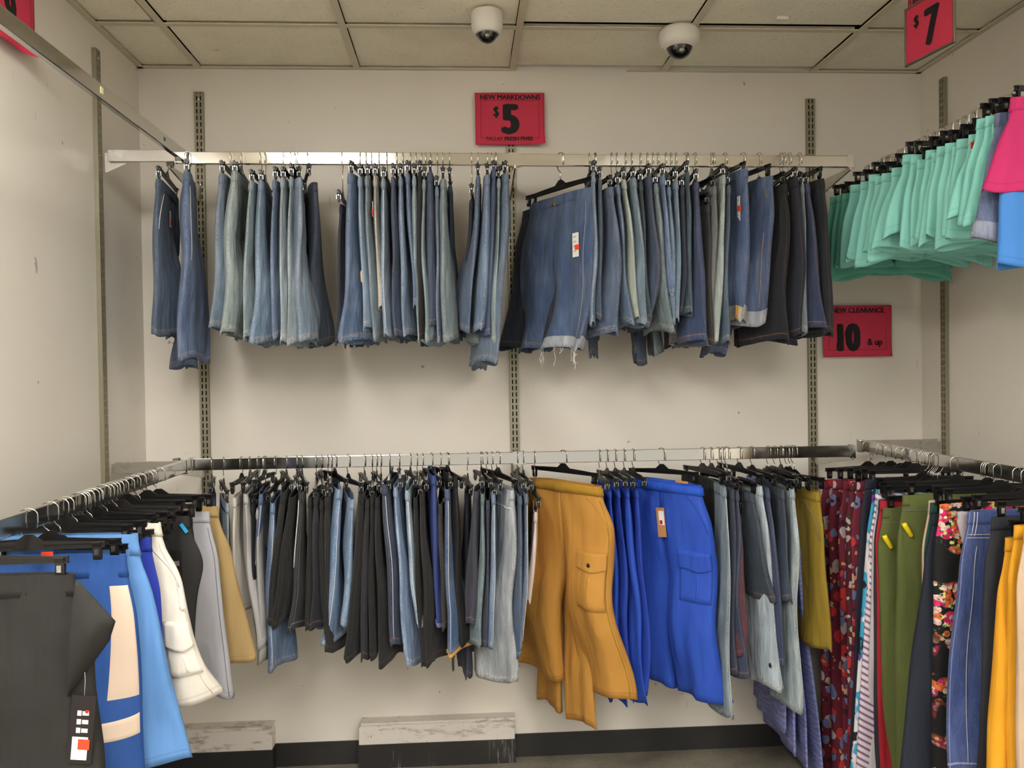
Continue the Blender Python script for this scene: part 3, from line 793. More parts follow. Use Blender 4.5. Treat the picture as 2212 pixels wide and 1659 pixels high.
run_cluster('T', B, 'second upper cluster', 'shorts', GU, HU)
def xC5(g, r):
    back_pocket(g, r, dn((78, 98, 124)), 1)
    p, sg = g.spot(-1, .08, .20, .004); q = card('hang_strip', p, .012, .09, M['tagblack'], r, sg, .12)
Cc = [
 (1018, 430, 1008, 712, dn((36, 46, 66), .15), 'dark navy denim', dict(yaw=-2, back=.06, W=.30)),
 (1032, 378, 1020, 715, dn((70, 96, 132), .4), 'mid blue denim', dict(yaw=-2)),
 (1052, 376, 1040, 712, dn((84, 112, 148), .5), 'whisker washed blue denim', dict(yaw=-3, b1=.022)),
 (1067, 362, 1058, 720, dn((52, 76, 118), .3), 'deep blue denim', dict(yaw=0)),
 (1078, 384, 1070, 738, dn((122, 146, 152), .35), 'pale teal denim', dict(yaw=1)),
 (1094, 372, 1078, 785, dn((84, 106, 132), .3), 'long dusty blue denim', dict(yaw=9, W=.36, extra=xC5, b1=.02, dL2=.015, flr=.07, hemw=.20, plast=1)),
]
run_cluster('T', Cc, 'small upper centre cluster', 'shorts', GU, HU)
def xD1(g, r):
    price_tag(g, r, 1, .80, .16, size=(.034, .082), sticker=(.5, .50)); back_pocket(g, r, dn((62, 86, 128), .5), -1, -1)
    button(g, r, -1, .60, .03, M['button'], .008, .004); hem_threads(g, r)
    g.band('turned_hem', 1, g.L-.038, g.L+.002, .004, dn((150, 156, 168), .9), r)
    g.line('side_seam', [(1, .86, z) for z in np.linspace(.05, g.L-.04, 14)], .0012, M['label'], r)
Dd = [
 (1294, 410, 1250, 745, dn((34, 44, 66), .15), 'very dark navy denim', dict(yaw=31, W=.45, th=.014, back=.05, flr=.05, dflx=-.06, label='very dark navy denim shorts behind the tagged pair right of the centre post')),
 (1284, 402, 1248, 752, dn((60, 86, 130), .5), 'blue', dict(yaw=30, W=.38, b1=.026, b0=.016, extra=xD1, hemw=.22, flr=.05, label='washed blue denim shorts turned forward with a white price tag and frayed hem')),
 (1283, 372, 1285, 700, dn((108, 134, 160), .5), 'light blue denim', dict(yaw=-4, th=.014, label='light blue denim shorts just behind the price tagged frayed pair')),
 (1297, 385, 1300, 690, dn((62, 84, 112), .3), 'mid dark denim', dict(yaw=-4, th=.012, dL2=.12, label='mid dark denim shorts right behind the frayed pair, one leg hanging lower')),
]
run_cluster('T', Dd, 'tagged upper group right of centre', 'shorts', GU, HU)
De = [
 (1322, 402, 1340, 722, dn((72, 94, 126), .4), 'dark washed denim', dict(yaw=8, b1=.022, W=.38, flr=.05)),
 (1336, 398, 1366, 702, dn((84, 112, 148), .45), 'mid blue denim', dict(yaw=-3)),
 (1350, 386, 1388, 682, dn((170, 180, 170), .2), 'pale grey green denim', dict(yaw=-2)),
 (1370, 382, 1402, 702, dn((104, 130, 152), .45), 'light blue denim', dict(yaw=-2, b1=.018)),
 (1386, 390, 1405, 690, dn((50, 74, 84), .2), 'dark teal denim', dict(yaw=-1, dL2=.11)),
 (1404, 378, 1422, 708, dn((58, 74, 104), .25), 'dark indigo denim', dict(yaw=-2, b1=.018, dL2=.12)),
 (1418, 395, 1452, 716, dn((102, 124, 132), .4), 'grey green faded denim', dict(yaw=-3, b1=.019, dL2=.07)),
 (1434, 376, 1450, 640, dn((88, 118, 164), .5), 'whisker washed sky blue denim', dict(yaw=-1)),
 (1446, 402, 1458, 702, dn((92, 120, 152), .4), 'light mid blue denim', dict(yaw=-1)),
 (1462, 386, 1468, 692, dn((104, 134, 160), .4), 'pale blue denim', dict(yaw=-2)),
 (1476, 402, 1480, 676, dn((40, 52, 78), .2), 'dark navy denim', dict(yaw=-1)),
 (1487, 370, 1492, 680, dn((58, 86, 104), .3), 'teal blue denim', dict(yaw=-1)),
 (1506, 390, 1507, 740, dn((48, 68, 112), .25), 'royal navy denim', dict(yaw=-6, b1=.018, W=.38)),
]
run_cluster('T', De, 'wide upper cluster', 'shorts', GU, HU)
def xE5(g, r):
    price_tag(g, r, 1, .86, .10, size=(.022, .085), sticker=(.5, .4)); washed_lining((190, 188, 180))(g, r)
    for k in (-1, 1): g.line('orange_stitch', [(1, .9+.02*k, z) for z in np.linspace(g.L-.05, g.L-.005, 4)], .0022, plain('amber_thread', (200, 140, 50)), r, .006)
def xE6(g, r): back_pocket(g, r, dn((56, 80, 124), .5), -1); washed_lining((165, 172, 185))(g, r); g.line('side_seam', [(1, .88, z) for z in np.linspace(.05, g.L-.06, 14)], .0008, plain('amber_thread', (200, 140, 50)), r)
Ee = [
 (1532, 440, 1528, 742, dn((52, 54, 56), .15), 'charcoal denim', dict(yaw=10, th=.014, W=.38, back=.01)),
 (1546, 400, 1536, 742, dn((108, 114, 116), .2), 'mid grey denim', dict(yaw=7, th=.014, W=.36)),
 (1565, 376, 1546, 738, dn((158, 170, 168), .3), 'pale grey washed denim', dict(yaw=-3, th=.015)),
 (1576, 398, 1564, 738, dn((70, 94, 116), .3), 'teal blue denim', dict(yaw=0, th=.012)),
 (1612, 362, 1604, 694, dn((64, 90, 138), .5), 'blue', dict(yaw=7, b1=.022, extra=xE5, W=.34, label='blue denim shorts with a white and orange price tag and turned pale hem')),
 (1668, 378, 1648, 700, dn((58, 82, 126), .5), 'blue', dict(yaw=14, b1=.024, extra=xE6, dL2=.10, W=.36, label='washed blue denim shorts with pale hem lining beside the dark rightmost cluster')),
]
run_cluster('T', Ee, 'fifth upper cluster', 'shorts', GU, HU)
def xF2(g, r): button(g, r, 1, .80, .05, M['button']); back_pocket(g, r, dn((28, 32, 50), .1), -1)
Ff = [
 (1698, 395, 1694, 738, dn((20, 23, 34), .08), 'black navy denim', dict(yaw=8, b1=.018, W=.38)),
 (1722, 382, 1728, 722, dn((28, 32, 52), .12), 'brass buttoned inky navy denim', dict(yaw=-4, b1=.02, extra=xF2, W=.36)),
 (1735, 396, 1738, 722, dn((104, 122, 128), .3), 'grey blue denim', dict(yaw=-1, th=.010)),
 (1746, 394, 1778, 712, dn((48, 60, 98), .3), 'navy blue denim', dict(yaw=-2, b1=.018, dL2=.04)),
 (1778, 384, 1794, 722, dn((26, 31, 44), .1), 'very dark denim', dict(yaw=3, b1=.020, W=.36)),
]
run_cluster('T', Ff, 'dark rightmost upper cluster', 'shorts', GU, HU)

# ================================================================== LOWER BACK RAIL
GL, HL = 'garments on the lower back rail', 'clip hangers on the lower back rail'
bk = dn((22, 22, 26), .06, (120, 100, 80)); bk2 = dn((29, 28, 31), .08, (120, 100, 80)); nv = dn((30, 34, 48), .12)
def xG11(g, r): g.line('white_stitching', [(1, .90, z) for z in np.linspace(.03, .26, 10)], .0012, M['thread'], r); g.line('white_stitching', [(1, .88, z) for z in np.linspace(.03, .26, 10)], .0009, M['thread'], r)
lg = twill((186, 184, 184)); 
Ga = [
 (462, 1072, 462, 1300, twill((36, 48, 82)), 'navy blue cotton', dict(yaw=18, W=.30, th=.014, label='navy blue shorts at the left end of the lower back rail')),
 (492, 1086, 494, 1330, dn((132, 152, 168), .5), 'light denim', dict(yaw=20, W=.28, th=.012, label='light blue washed denim shorts behind the khaki shorts')),
 (506, 1074, 507, 1330, twill((214, 208, 200)), 'off white', dict(yaw=4, W=.28, th=.010, label='off white shorts, a thin strip left of the light grey trousers leg')),
 (530, 1066, 548, 1398, lg, 'light grey cotton', dict(yaw=8, th=.017, W=.32, flr=.02, label='light grey cotton shorts near the left end of the lower back rail')),
 (544, 1088, 552, 1390, twill((24, 24, 26)), 'black cotton', dict(yaw=4, th=.012, W=.30, label='black cotton shorts behind the light grey pair')),
 (556, 1100, 562, 1432, twill((172, 170, 168)), 'grey', dict(yaw=2, th=.012, W=.30, label='grey cotton shorts with a turned cuff beside the black pair', cuff=twill((175, 172, 165)))),
 (563, 1066, 545, 1275, dn((66, 92, 138), .4), 'blue denim', dict(yaw=8, th=.015, W=.30, dflx=-.02, label='blue denim shorts with white seams, short, left of the black denim', extra=ex_fly())),
 (588, 1086, 582, 1450, dn((84, 116, 160), .4), 'long blue denim', dict(yaw=8, th=.017, W=.34, label='long light blue denim pair hanging below the black denim shorts', extra=ex_fly())),
]
run_cluster('B', Ga, 'leftmost lower cluster', 'shorts', GL, HL, objname='shorts')
Gb = [
 (612, 1062, 575, 1348, bk2, 'black brown denim', dict(yaw=8, b1=.018, flr=.04)),
 (628, 1074, 590, 1352, bk, 'black denim', dict(yaw=4, b1=.020, flr=.05)),
 (652, 1062, 640, 1362, dn((42, 41, 46), .12, (205, 205, 205)), 'charcoal denim with white stitching', dict(yaw=10, b1=.020, W=.34, extra=xG11)),
 (668, 1075, 668, 1358, bk2, 'black denim', dict(yaw=2, th=.013)),
 (681, 1070, 682, 1362, nv, 'navy black denim', dict(yaw=2, th=.013)),
 (693, 1082, 694, 1368, bk, 'plain black denim', dict(yaw=1, th=.013)),
 (704, 1074, 706, 1412, bk2, 'longer black denim', dict(yaw=2, th=.013)),
 (731, 1056, 700, 1388, dn((98, 134, 178), .4), 'light sky blue denim', dict(yaw=12, b1=.020, W=.34, extra=ex_fly(), cuffh=.015, cuff=dn((120, 150, 185), .9), label='light sky blue denim shorts with frayed hem between black pairs, lower rail')),
 (762, 1078, 740, 1350, dn((108, 144, 184), .5), 'pale sky blue denim', dict(yaw=12, th=.018)),
]
run_cluster('B', Gb, 'second lower cluster', 'shorts', GL, HL)
Gc = [
 (779, 1066, 752, 1426, bk, 'black denim', dict(yaw=2, b1=.022, flr=.03)),
 (793, 1078, 782, 1424, nv, 'inky black denim', dict(yaw=0, th=.014)),
 (803, 1068, 800, 1420, bk, 'plain black denim', dict(yaw=0, th=.012)),
 (813, 1074, 818, 1440, bk2, 'longer brown black denim', dict(yaw=0, th=.012)),
 (829, 1046, 862, 1395, dn((44, 60, 92), .55), 'dark blue whisker washed denim', dict(yaw=-2, b1=.022, hemw=.20, extra=ex_fly())),
 (853, 1052, 882, 1440, dn((122, 152, 196), .5), 'light blue faded denim', dict(yaw=-1, th=.014)),
 (878, 1058, 900, 1350, dn((140, 166, 192), .6), 'palest blue ripped denim', dict(yaw=-1, th=.016, extra=ex_fly())),
 (896, 1074, 908, 1440, bk, 'black slim denim', dict(yaw=0, th=.012)),
 (909, 1066, 922, 1438, bk2, 'black denim with copper stitching', dict(yaw=0, th=.012)),
]
run_cluster('B', Gc, 'third lower cluster', 'shorts', GL, HL)
def xRag(g, r):
    m = MB(); z = -g.L
    m.prism([(.02, z+.03), (.10, z+.02), (.115, z-.04), (.085, z-.055), (.075, z-.075), (.06, z-.07), (.065, z-.12), (.045, z-.135), (.03, z-.125), (.035, z-.08)], 1, -.002, .002)
    m.build('torn_lining', M['tagblack'], r)
Gd = [
 (936, 1026, 941, 1348, twill((58, 74, 136)), 'royal navy frayed', dict(yaw=4, b1=.019, W=.30, cuffh=.014, cuff=twill((110, 115, 165)), label='royal navy shorts with frayed hem raised among the black denim')),
 (950, 1088, 956, 1362, dn((52, 46, 44), .1), 'brown black denim', dict(yaw=0, th=.012)),
 (965, 1056, 975, 1412, dn((54, 88, 134), .45), 'mid blue denim', dict(yaw=-1, b1=.018, cuffh=.012, cuff=plain('amber_hem', (195, 150, 80), .9), extra=ex_fly(), label='mid blue denim shorts with an amber edged hem, lower back rail')),
 (985, 1030, 988, 1392, twill((20, 20, 24)), 'black cotton', dict(yaw=10, th=.018, W=.34, extra=xRag, label='black shorts with torn lining hanging below the amber hemmed denim')),
 (1008, 1066, 1008, 1462, dn((44, 56, 88), .2), 'long navy denim', dict(yaw=-2, back=.08, W=.30, th=.014)),
 (1027, 1060, 1020, 1345, dn((50, 54, 76), .2), 'white stitched slate navy denim', dict(yaw=-8, b1=.02, W=.34)),
 (1043, 1066, 1042, 1400, dn((96, 122, 132), .3), 'teal grey denim', dict(yaw=-1, th=.011)),
 (1054, 1080, 1054, 1400, dn((44, 58, 84), .2), 'dark indigo denim', dict(yaw=-1, th=.010)),
 (1066, 1066, 1062, 1400, dn((90, 124, 166), .5), 'white seamed light blue denim', dict(yaw=-1, th=.012, extra=ex_fly())),
 (1106, 1058, 1098, 1475, dn((156, 164, 172), .5), 'long pale grey', dict(yaw=13, b1=.024, W=.34, hemw=.19, label='long pale grey washed denim capris left of the orange cargo shorts', extra=lambda g, r: g.line('band_seam', [(1, u, .065) for u in np.linspace(.55, .98, 12)], .0016, M['tagwhite'], r))),
 (1124, 1070, 1122, 1420, dn((66, 90, 124), .35), 'mid blue slim denim', dict(yaw=-1, th=.012)),
 (1137, 1066, 1134, 1400, dn((84, 108, 140), .4), 'light mid blue denim', dict(yaw=-1, th=.012, extra=ex_fly())),
 (1158, 1105, 1148, 1300, twill((222, 204, 196)), 'pale pink cotton', dict(yaw=-4, th=.012, W=.30, label='pale pink cotton shorts peeking out left of the orange cargo shorts')),
]
run_cluster('B', Gd, 'cluster beside the orange shorts', 'shorts', GL, HL)
org = twill((200, 144, 62), KC, .8, .4); roy = twill((40, 84, 198), KC, .8, .4); roy2 = twill((34, 70, 180), KC, .8, .4)
orgb = twill((176, 134, 34)); 
def xO(g, r):
    cargo_pocket(g, r, org, -1, 1, .245, .19, .06, .27); button(g, r, 1, .83, .275, M['dark'], .007, .022); pocket_line(g, r, -1, org)
    g.band('belt', 0, -.004, .034, .006, orgb, r, thick=.004)
    g.line('side_seam', [(1, .95, z) for z in np.linspace(.05, g.L-.01, 16)], .0014, orgb, r)
def xR(g, r):
    cargo_pocket(g, r, roy, -1, 1, .25, .17, .05, .27); pocket_line(g, r, -1, roy2)
    g.band('belt', 0, -.006, .036, .006, twill((36, 92, 216)), r, thick=.004)
    p, sg = g.spot(1, .60, .10, .012); t = card('hang_tag', p, .040, .105, M['kraft'], r, sg, -.12, 0); t['label'] = 'brown card hang tag with a white price sticker'
    w_ = MB(); w_.box(-.012, .012, -.0006, .0006, -.05, 0); q = w_.build('price_sticker', M['tagwhite'], t); q.location = (.004, -.001, -.012)
    w_ = MB(); w_.box(-.006, .006, -.0006, .0006, -.014, 0); q = w_.build('red_mark', M['red'], t); q.location = (.002, -.002, -.045)
    w_ = MB(); w_.box(-.014, .014, -.0006, .0006, -.012, 0); q = w_.build('woven_label', M['tagblack'], r); p, sg = g.spot(-1, .70, .012, .006); q.location = p
    w_ = MB(); w_.box(-.028, .028, -.0012, .0012, -.008, 0); q = w_.build('card_edge', M['kraft'], r); p, sg = g.spot(1, .80, -.0, .004); q.location = (p[0], p[1], .006)
def xO2(g, r): g.band('belt', 0, -.004, .034, .006, orgb, r, thick=.004)
def belt(c):
    def f(g, r):
        g.band('belt', 0, -.004, .034, .004, c, r, thick=.003)
        w_ = MB(); w_.box(-.014, .014, -.001, .001, -.006, 0); q = w_.build('card_edge', M['kraft'], r); q.location = (g.W*.44, 0, .010)
    return f
Ge = [
 (1262, 1090, 1282, 1572, org, 'orange', dict(yaw=30, W=.30, th=.018, name='cargo_shorts', back=.10, nohang=True, extra=xO2, label='second orange cargo shorts mostly hidden behind the front orange pair')),
 (1296, 1050, 1354, 1512, org, 'orange', dict(yaw=37, W=.36, b1=.044, b0=.024, name='cargo_shorts', extra=xO, hemw=.23, flr=.14, amp=.9, wr=.7, hip=.10, tilt=.0, bandh=.034,
     label='mustard orange belted cargo shorts facing forward with a buttoned thigh pocket', hlabel='black clip hanger of the front orange cargo shorts')),
 (1300, 1060, 1322, 1500, roy2, 'royal blue', dict(W=.28, back=.07, sw=1, yaw=-2, th=.014, name='cargo_shorts', extra=belt(roy))),
 (1318, 1056, 1345, 1520, roy, 'royal blue', dict(W=.28, back=.07, sw=1, yaw=-1, th=.014, name='cargo_shorts', extra=belt(roy), dL2=.05)),
 (1336, 1054, 1368, 1512, roy2, 'royal blue', dict(W=.28, back=.07, sw=1, yaw=-1, th=.014, name='cargo_shorts', extra=belt(roy))),
 (1356, 1054, 1392, 1520, roy, 'royal blue', dict(W=.28, back=.07, sw=1, yaw=-1, th=.014, name='cargo_shorts', extra=belt(roy))),
 (1376, 1054, 1402, 1502, roy2, 'royal blue', dict(W=.28, back=.07, sw=1, yaw=-1, th=.013, name='cargo_shorts', extra=belt(roy))),
 (1512, 1048, 1560, 1522, roy, 'royal blue', dict(yaw=33, W=.36, b1=.040, b0=.024, name='cargo_shorts', extra=xR, hemw=.21, flr=.02, wr=.7, amp=.8, hip=.06,
     label='royal blue belted cargo shorts facing forward with a brown card tag', hlabel='black clip hanger of the tagged royal blue cargo shorts')),
]
for i, n_ in ((2, 'first'), (3, 'second'), (4, 'third'), (5, 'fourth'), (6, 'fifth')):
    Ge[i][6]['label'] = f'royal blue cargo shorts seen edge on, {n_} right of the orange pair'
run_cluster('B', Ge, 'cargo shorts cluster', 'cargo shorts', GL, HL)
def xSkirt(g, r): pocket_line(g, r, -1, M['tagprint'])
def xPale(g, r): button(g, r, 1, .90, g.L-.09, M['dark'], .008, .008)
Gf = [
 (1540, 1040, 1544, 1500, twill((24, 24, 26)), 'black cotton', dict(yaw=6, W=.30, th=.016, back=.08, label='black shorts directly right of the tagged royal blue cargo shorts')),
 (1566, 1052, 1576, 1548, dn((112, 134, 150), .4), 'long pale blue denim', dict(yaw=-2, th=.014, extra=ex_fly())),
  (1584, 1058, 1592, 1455, dn((44, 58, 86), .3), 'navy denim', dict(yaw=-2, th=.013)),
 (1594, 1060, 1600, 1462, dn((50, 64, 98), .3), 'indigo denim', dict(yaw=-2, th=.013)),
 (1596, 1110, 1614, 1418, dn((92, 46, 60), .25, (140, 60, 60)), 'maroon denim', dict(yaw=4, th=.020, W=.36, flr=.03)),
 (1626, 1066, 1662, 1296, dn((50, 66, 86), .35), 'short dark teal denim', dict(yaw=10, b1=.018, W=.36, flr=-.01, label='dark teal denim skirt, shorter than its neighbours, lower back rail', kind='skirt', name='denim_skirt')),
 (1644, 1050, 1690, 1490, dn((164, 182, 196), .5), 'pale blue', dict(yaw=6, b1=.020, W=.34, dL2=-.0, extra=xPale, label='pale blue denim capris with a dark button near the hem')),
 (1660, 1056, 1694, 1440, dn((52, 68, 112), .3), 'navy blue denim', dict(yaw=-2, th=.012)),
 (1692, 1058, 1704, 1300, dn((52, 72, 96), .35), 'dark washed teal denim', dict(yaw=-5, th=.014)),
 (1712, 1056, 1728, 1535, dn((140, 160, 168), .6), 'light blue', dict(yaw=-9, b1=.020, W=.36, extra=ex_fly(), flr=.02, label='long light blue washed denim capris left of the olive mustard skirt')),
 (1770, 1062, 1785, 1402, twill((158, 132, 42)), 'olive mustard', dict(yaw=10, b1=.016, W=.32, kind='skirt', name='cotton_skirt', extra=xSkirt, flr=.02, b0=.016, label='olive mustard skirt near the right end of the lower back rail')),
]
run_cluster('B', Gf, 'cluster right of the blue shorts', 'shorts', GL, HL)
lc = lace((138, 144, 202))
for i, (xt, xb, yb, bk_) in enumerate(((1672, 1690, 1580, .16), (1690, 1716, 1630, .14), (1706, 1744, 1665, .12), (1712, 1778, 1700, .13))):
    hang('B', xt, 1050, xb, yb, lc, yaw=-3, W=.34, kind='skirt', name='lace_skirt', group='periwinkle lace skirts', hgroup=HL,
         label=f"long periwinkle embossed lace skirt, {['leftmost', 'second from the left', 'third from the left', 'rightmost'][i]} of the four",
         hlabel=f"black clip hanger of the {['leftmost', 'second', 'third', 'rightmost'][i]} periwinkle lace skirt", opts=dict(back=bk_, b1=.012, b0=.008, flr=.02, loops=False))

# ================================================================== UPPER RIGHT RAIL (mint shorts)
mint = twill((140, 212, 202), 1.0, .8, .2); mint_shaded = twill((104, 184, 164), .95)  # second tone is the same mint with shade painted in, for the far pairs
HM = 'clip hangers on the upper right rail'
mt = [((1793,425),(1795,590),0),((1808,421),(1806,590),0),((1819,417),(1812,575),0),((1837,399),(1822,557),1),((1859,392),(1836,560),1),((1877,377),(1860,554),1),((1891,380),(1874,549),1),
      ((1905,374),(1884,542),1),((1927,362),(1892,540),1),((1950,334),(1916,490),1),((1967,335),(1954,538),1),((1981,345),(1978,507),1),((2000,324),(1986,520),1),((2013,330),(2000,508),1),
      ((2024,316),(2012,510),1),((2042,309),(2038,517),1),((2057,316),(2050,505),1),((2067,300),(2057,496),1),((2093,290),(2058,466),1),((2110,256),(2086,455),1),((2129,250),(2092,482),1),((2143,268),(2120,480),1)]
def xm(g, r): price_tag(g, r, 1, .06, .02, size=(.03, .07), sticker=(.5, .1), yaw=.6, off=.010)
for i, (t, b_, c) in enumerate(mt):
    o = dict(b1=.022 if i % 3 == 0 else .018, b0=.010, rise=.22, flr=.05, hemw=.24, loops=False, bandh=.03, wr=1.2, nv=26, amp=1.1, lift=-.05*(i % 2), seed=900+i)
    if i == 18: o['extra'] = xm
    hang('R', t[0], t[1], b_[0], b_[1], mint if c else mint_shaded, yaw=(-1)**i*2-2, W=.36, name='mint_shorts', group='mint green shorts on the upper right rail',
         label=f"{'mint' if c else 'shade-painted mint'} green cotton shorts, {ORD[i+1]} from the far end of the upper right rail", hlabel=f"black clip hanger, {ORD[i+1]} from the far end of the upper right rail", hgroup=HM, opts=o)
hang('R', 2150, 244, 2112, 520, dn((92, 110, 156), .4), yaw=2, W=.36, name='denim_shorts', group='shorts at the near end of the upper right rail', label='soft blue denim shorts with a pale rolled cuff beside the mint shorts',
     hlabel='black clip hanger holding the soft blue cuffed denim shorts', hgroup=HM, opts=dict(b1=.022, cuff=dn((140, 150, 180), .6), flr=.06, rise=.24))
hang('R', 2180, 240, 2170, 575, twill((72, 142, 224)), yaw=0, W=.36, name='bright_blue_shorts', group='shorts at the near end of the upper right rail', label='bright sky blue shorts hanging behind the hot pink pair',
     hlabel='black clip hanger holding the bright sky blue shorts', hgroup=HM, opts=dict(b1=.022, flr=.05, loops=False))
hang('R', 2184, 210, 2140, 410, twill((208, 42, 112)), yaw=4, W=.36, name='pink_shorts', group='shorts at the near end of the upper right rail', label='hot pink shorts at the right edge, nearest on the upper right rail',
     hlabel='black clip hanger holding the hot pink shorts', hgroup=HM, opts=dict(b1=.030, b0=.014, flr=.03, rise=.18, loops=True, hemw=.25))

# ================================================================== LOWER RIGHT RAIL (long trousers)
fl = [floral((112, 28, 48), (((190, 175, 180), 16+2*i, .30), ((200, 50, 55), 13, .33), ((110, 120, 165), 22, .30), ((60, 20, 40), 26, .25), ((220, 150, 90), 34, .18)), seedz=i*2.3) for i in range(2)]
fl2 = floral((96, 24, 44), (((205, 190, 185), 40, .36), ((60, 60, 50), 34, .30), ((200, 60, 60), 18, .26)), seedz=5.)
GR, HR = 'long garments on the lower right rail', 'clip hangers on the lower right rail'
def lowr(xt, yt, xb, mat, name, cat, label, yb=1700, **o):
    W = o.pop('W', .36); yw = o.pop('yaw', 0)
    hang('r', xt, yt, xb, yb, mat, yaw=yw, W=W, kind=cat, name=name, group=GR, hgroup=HR, label=label, hlabel='black clip hanger holding the '+o.pop('h', label)[:60], opts=dict(dict(loops=False, b1=.014, b0=.008, rise=.30, hemw=.21, flr=.02, nv=44), **o))
for i, (xt, xb) in enumerate(((1778, 1790), (1800, 1812), (1822, 1830), (1838, 1840), (1852, 1842))):
    hang('r', xt, 1036+i, xb, 1720, (fl[0], fl[1], fl[0], fl2, fl[1])[i], yaw=(3, -4, 3, -2, 0)[i], W=.36, kind='trousers', name='floral_trousers', group='maroon floral trousers', hgroup=HR,
         label=f"maroon floral print trousers, {ORD[i+1]} from the left of the five", hlabel=f"black clip hanger of the {ORD[i+1]} maroon floral trousers", opts=dict(loops=False, b1=.022, b0=.012, rise=.3, flr=.02, amp=1.5, wr=1.5, nv=60,
         extra=(lambda g, r: (price_tag(g, r, 1, .10, .14, size=(.028, .085), sticker=(.5, .6), tilt=.15, yaw=.2, off=.012))) if i == 0 else None))
lowr(1868, 1035, 1842, twill((30, 34, 54)), 'navy_trousers', 'trousers', 'dark navy trousers right of the maroon florals', h='dark navy trousers')
def xprint(g, r):
    p, sg = g.spot(1, .06, .24, .012); t = card('price_tag', p, .030, .13, M['tagwhite'], r, sg, .05, .2); q = MB()
    q.box(-.010, .010, -.0005, .0005, -.03, 0); z = q.build('red_print', M['red'], t); z.location = (0, .001, -.095)
lowr(1884, 1056, 1846, brush_print(), 'print_trousers', 'trousers', 'blue white and purple brush print trousers with a long white tag', h='brush print trousers', extra=xprint, b1=.02)
lowr(1891, 1066, 1856, striped((225, 218, 228), (110, 124, 190), (140, 60, 90)), 'striped_trousers', 'trousers', 'white trousers with diagonal blue and wine stripes', h='diagonally striped trousers', b1=.018)
lowr(1895, 1076, 1884, twill((200, 194, 198)), 'grey_trousers', 'trousers', 'plain pale grey trousers behind the striped pair', h='plain pale grey trousers')
lowr(1898, 1078, 1900, twill((44, 40, 52)), 'charcoal_trousers', 'trousers', 'charcoal trousers, a thin strip left of the olive pair', h='charcoal trousers')
lowr(1901, 1080, 1912, twill((180, 30, 50)), 'red_trousers', 'trousers', 'red trousers, a thin sliver left of the olive pair', h='red trousers')
olv = twill((98, 108, 54))
def xol(g, r):
    p, sg = g.spot(1, .10, .10, .012); m = MB(); m.tube([(0, 0, .012), (.004, 0, .004), (.016, 0, -.03), (.018, 0, -.034)], [.008, .0085, .0075, .004], 10); m.lathe([], 3) if 0 else None
    o = m.build('security_tag', M['yellow'], r, smooth=True); o.location = p; o.rotation_euler = (0, .9, 0)
    g.line('waist_seam', [(1, u, .05) for u in np.linspace(.02, .45, 12)], .0012, M['tagprint'], r)
lowr(1907, 1096, 1928, olv, 'olive_trousers', 'trousers', 'olive green trousers, the further of two', h='further olive trousers', b1=.02, b0=.012, extra=xol, yaw=-3, hemw=.19)
lowr(1950, 1068, 1940, olv, 'olive_trousers', 'trousers', 'olive green trousers, the nearer, with a yellow security tag', h='nearer olive trousers', b1=.026, b0=.014, extra=xol, W=.34, yaw=-4, hemw=.20)
lowr(2006, 1080, 1992, twill((206, 176, 156)), 'beige_trousers', 'trousers', 'beige trousers, a thin strip right of the olive pair', h='beige trousers')
lowr(2010, 1085, 1990, twill((24, 66, 56)), 'dark_green_trousers', 'trousers', 'dark green trousers, a sliver right of the olive pair', h='dark green trousers', b1=.008, b0=.006, amp=.4)
lowr(2014, 1108, 1950, twill((32, 38, 54)), 'navy_trousers', 'trousers', 'navy trousers left of the black rose print pair', h='navy trousers left of the rose print', b1=.022, hemw=.22)
lowr(2030, 1088, 2024, rose_print((20, 19, 22), .45), 'rose_print_trousers', 'trousers', 'black trousers printed with pink and orange roses', h='rose print trousers', b1=.024, hemw=.20)
lowr(2068, 1104, 2100, twill((186, 178, 186)), 'pale_grey_trousers', 'trousers', 'pale grey garment showing beside the blue denim skirt waist', h='pale grey garment', yb=1200, rise=.1)
def xbl(g, r):
    for dx in (0, .02): g.line('white_stitching', [(0, .06+dx, z) for z in np.linspace(.0, .07, 5)], .0009, M['thread'], r, .004)
    for z in (.065, .075): g.line('white_stitching', [(0, u, z) for u in np.linspace(.03, .3, 14)], .0008, M['thread'], r, .003)
    g.line('white_stitching', [(0, .10, z) for z in np.linspace(.1, g.L-.02, 20)], .0008, M['thread'], r, .003)
lowr(2092, 1104, 2056, dn((56, 80, 150), .25, (225, 225, 235)), 'denim_skirt', 'skirt', 'long bright blue denim skirt with white stitching', h='long blue denim skirt', b1=.024, b0=.014, extra=xbl, yb=1655, W=.34, amp=1.2)
lowr(2142, 1116, 2122, twill((38, 40, 48)), 'black_trousers', 'trousers', 'black trousers left of the yellow pair', h='black trousers by the yellow pair', b1=.02)
yel = twill((224, 158, 26), .95)
lowr(2172, 1160, 2132, yel, 'yellow_trousers', 'trousers', 'sunflower yellow trousers, the left pair', h='left yellow trousers', b1=.032, b0=.014, amp=1.3, hemw=.24, flr=.06)
lowr(2192, 1134, 2188, yel, 'yellow_trousers', 'trousers', 'sunflower yellow trousers at the right edge', h='right yellow trousers', b1=.026, b0=.012, amp=1.3)
lowr(2212, 1140, 2206, twill((205, 178, 150)), 'beige_trousers', 'trousers', 'beige trousers cut off by the right edge', h='beige trousers at the right edge', b1=.02)

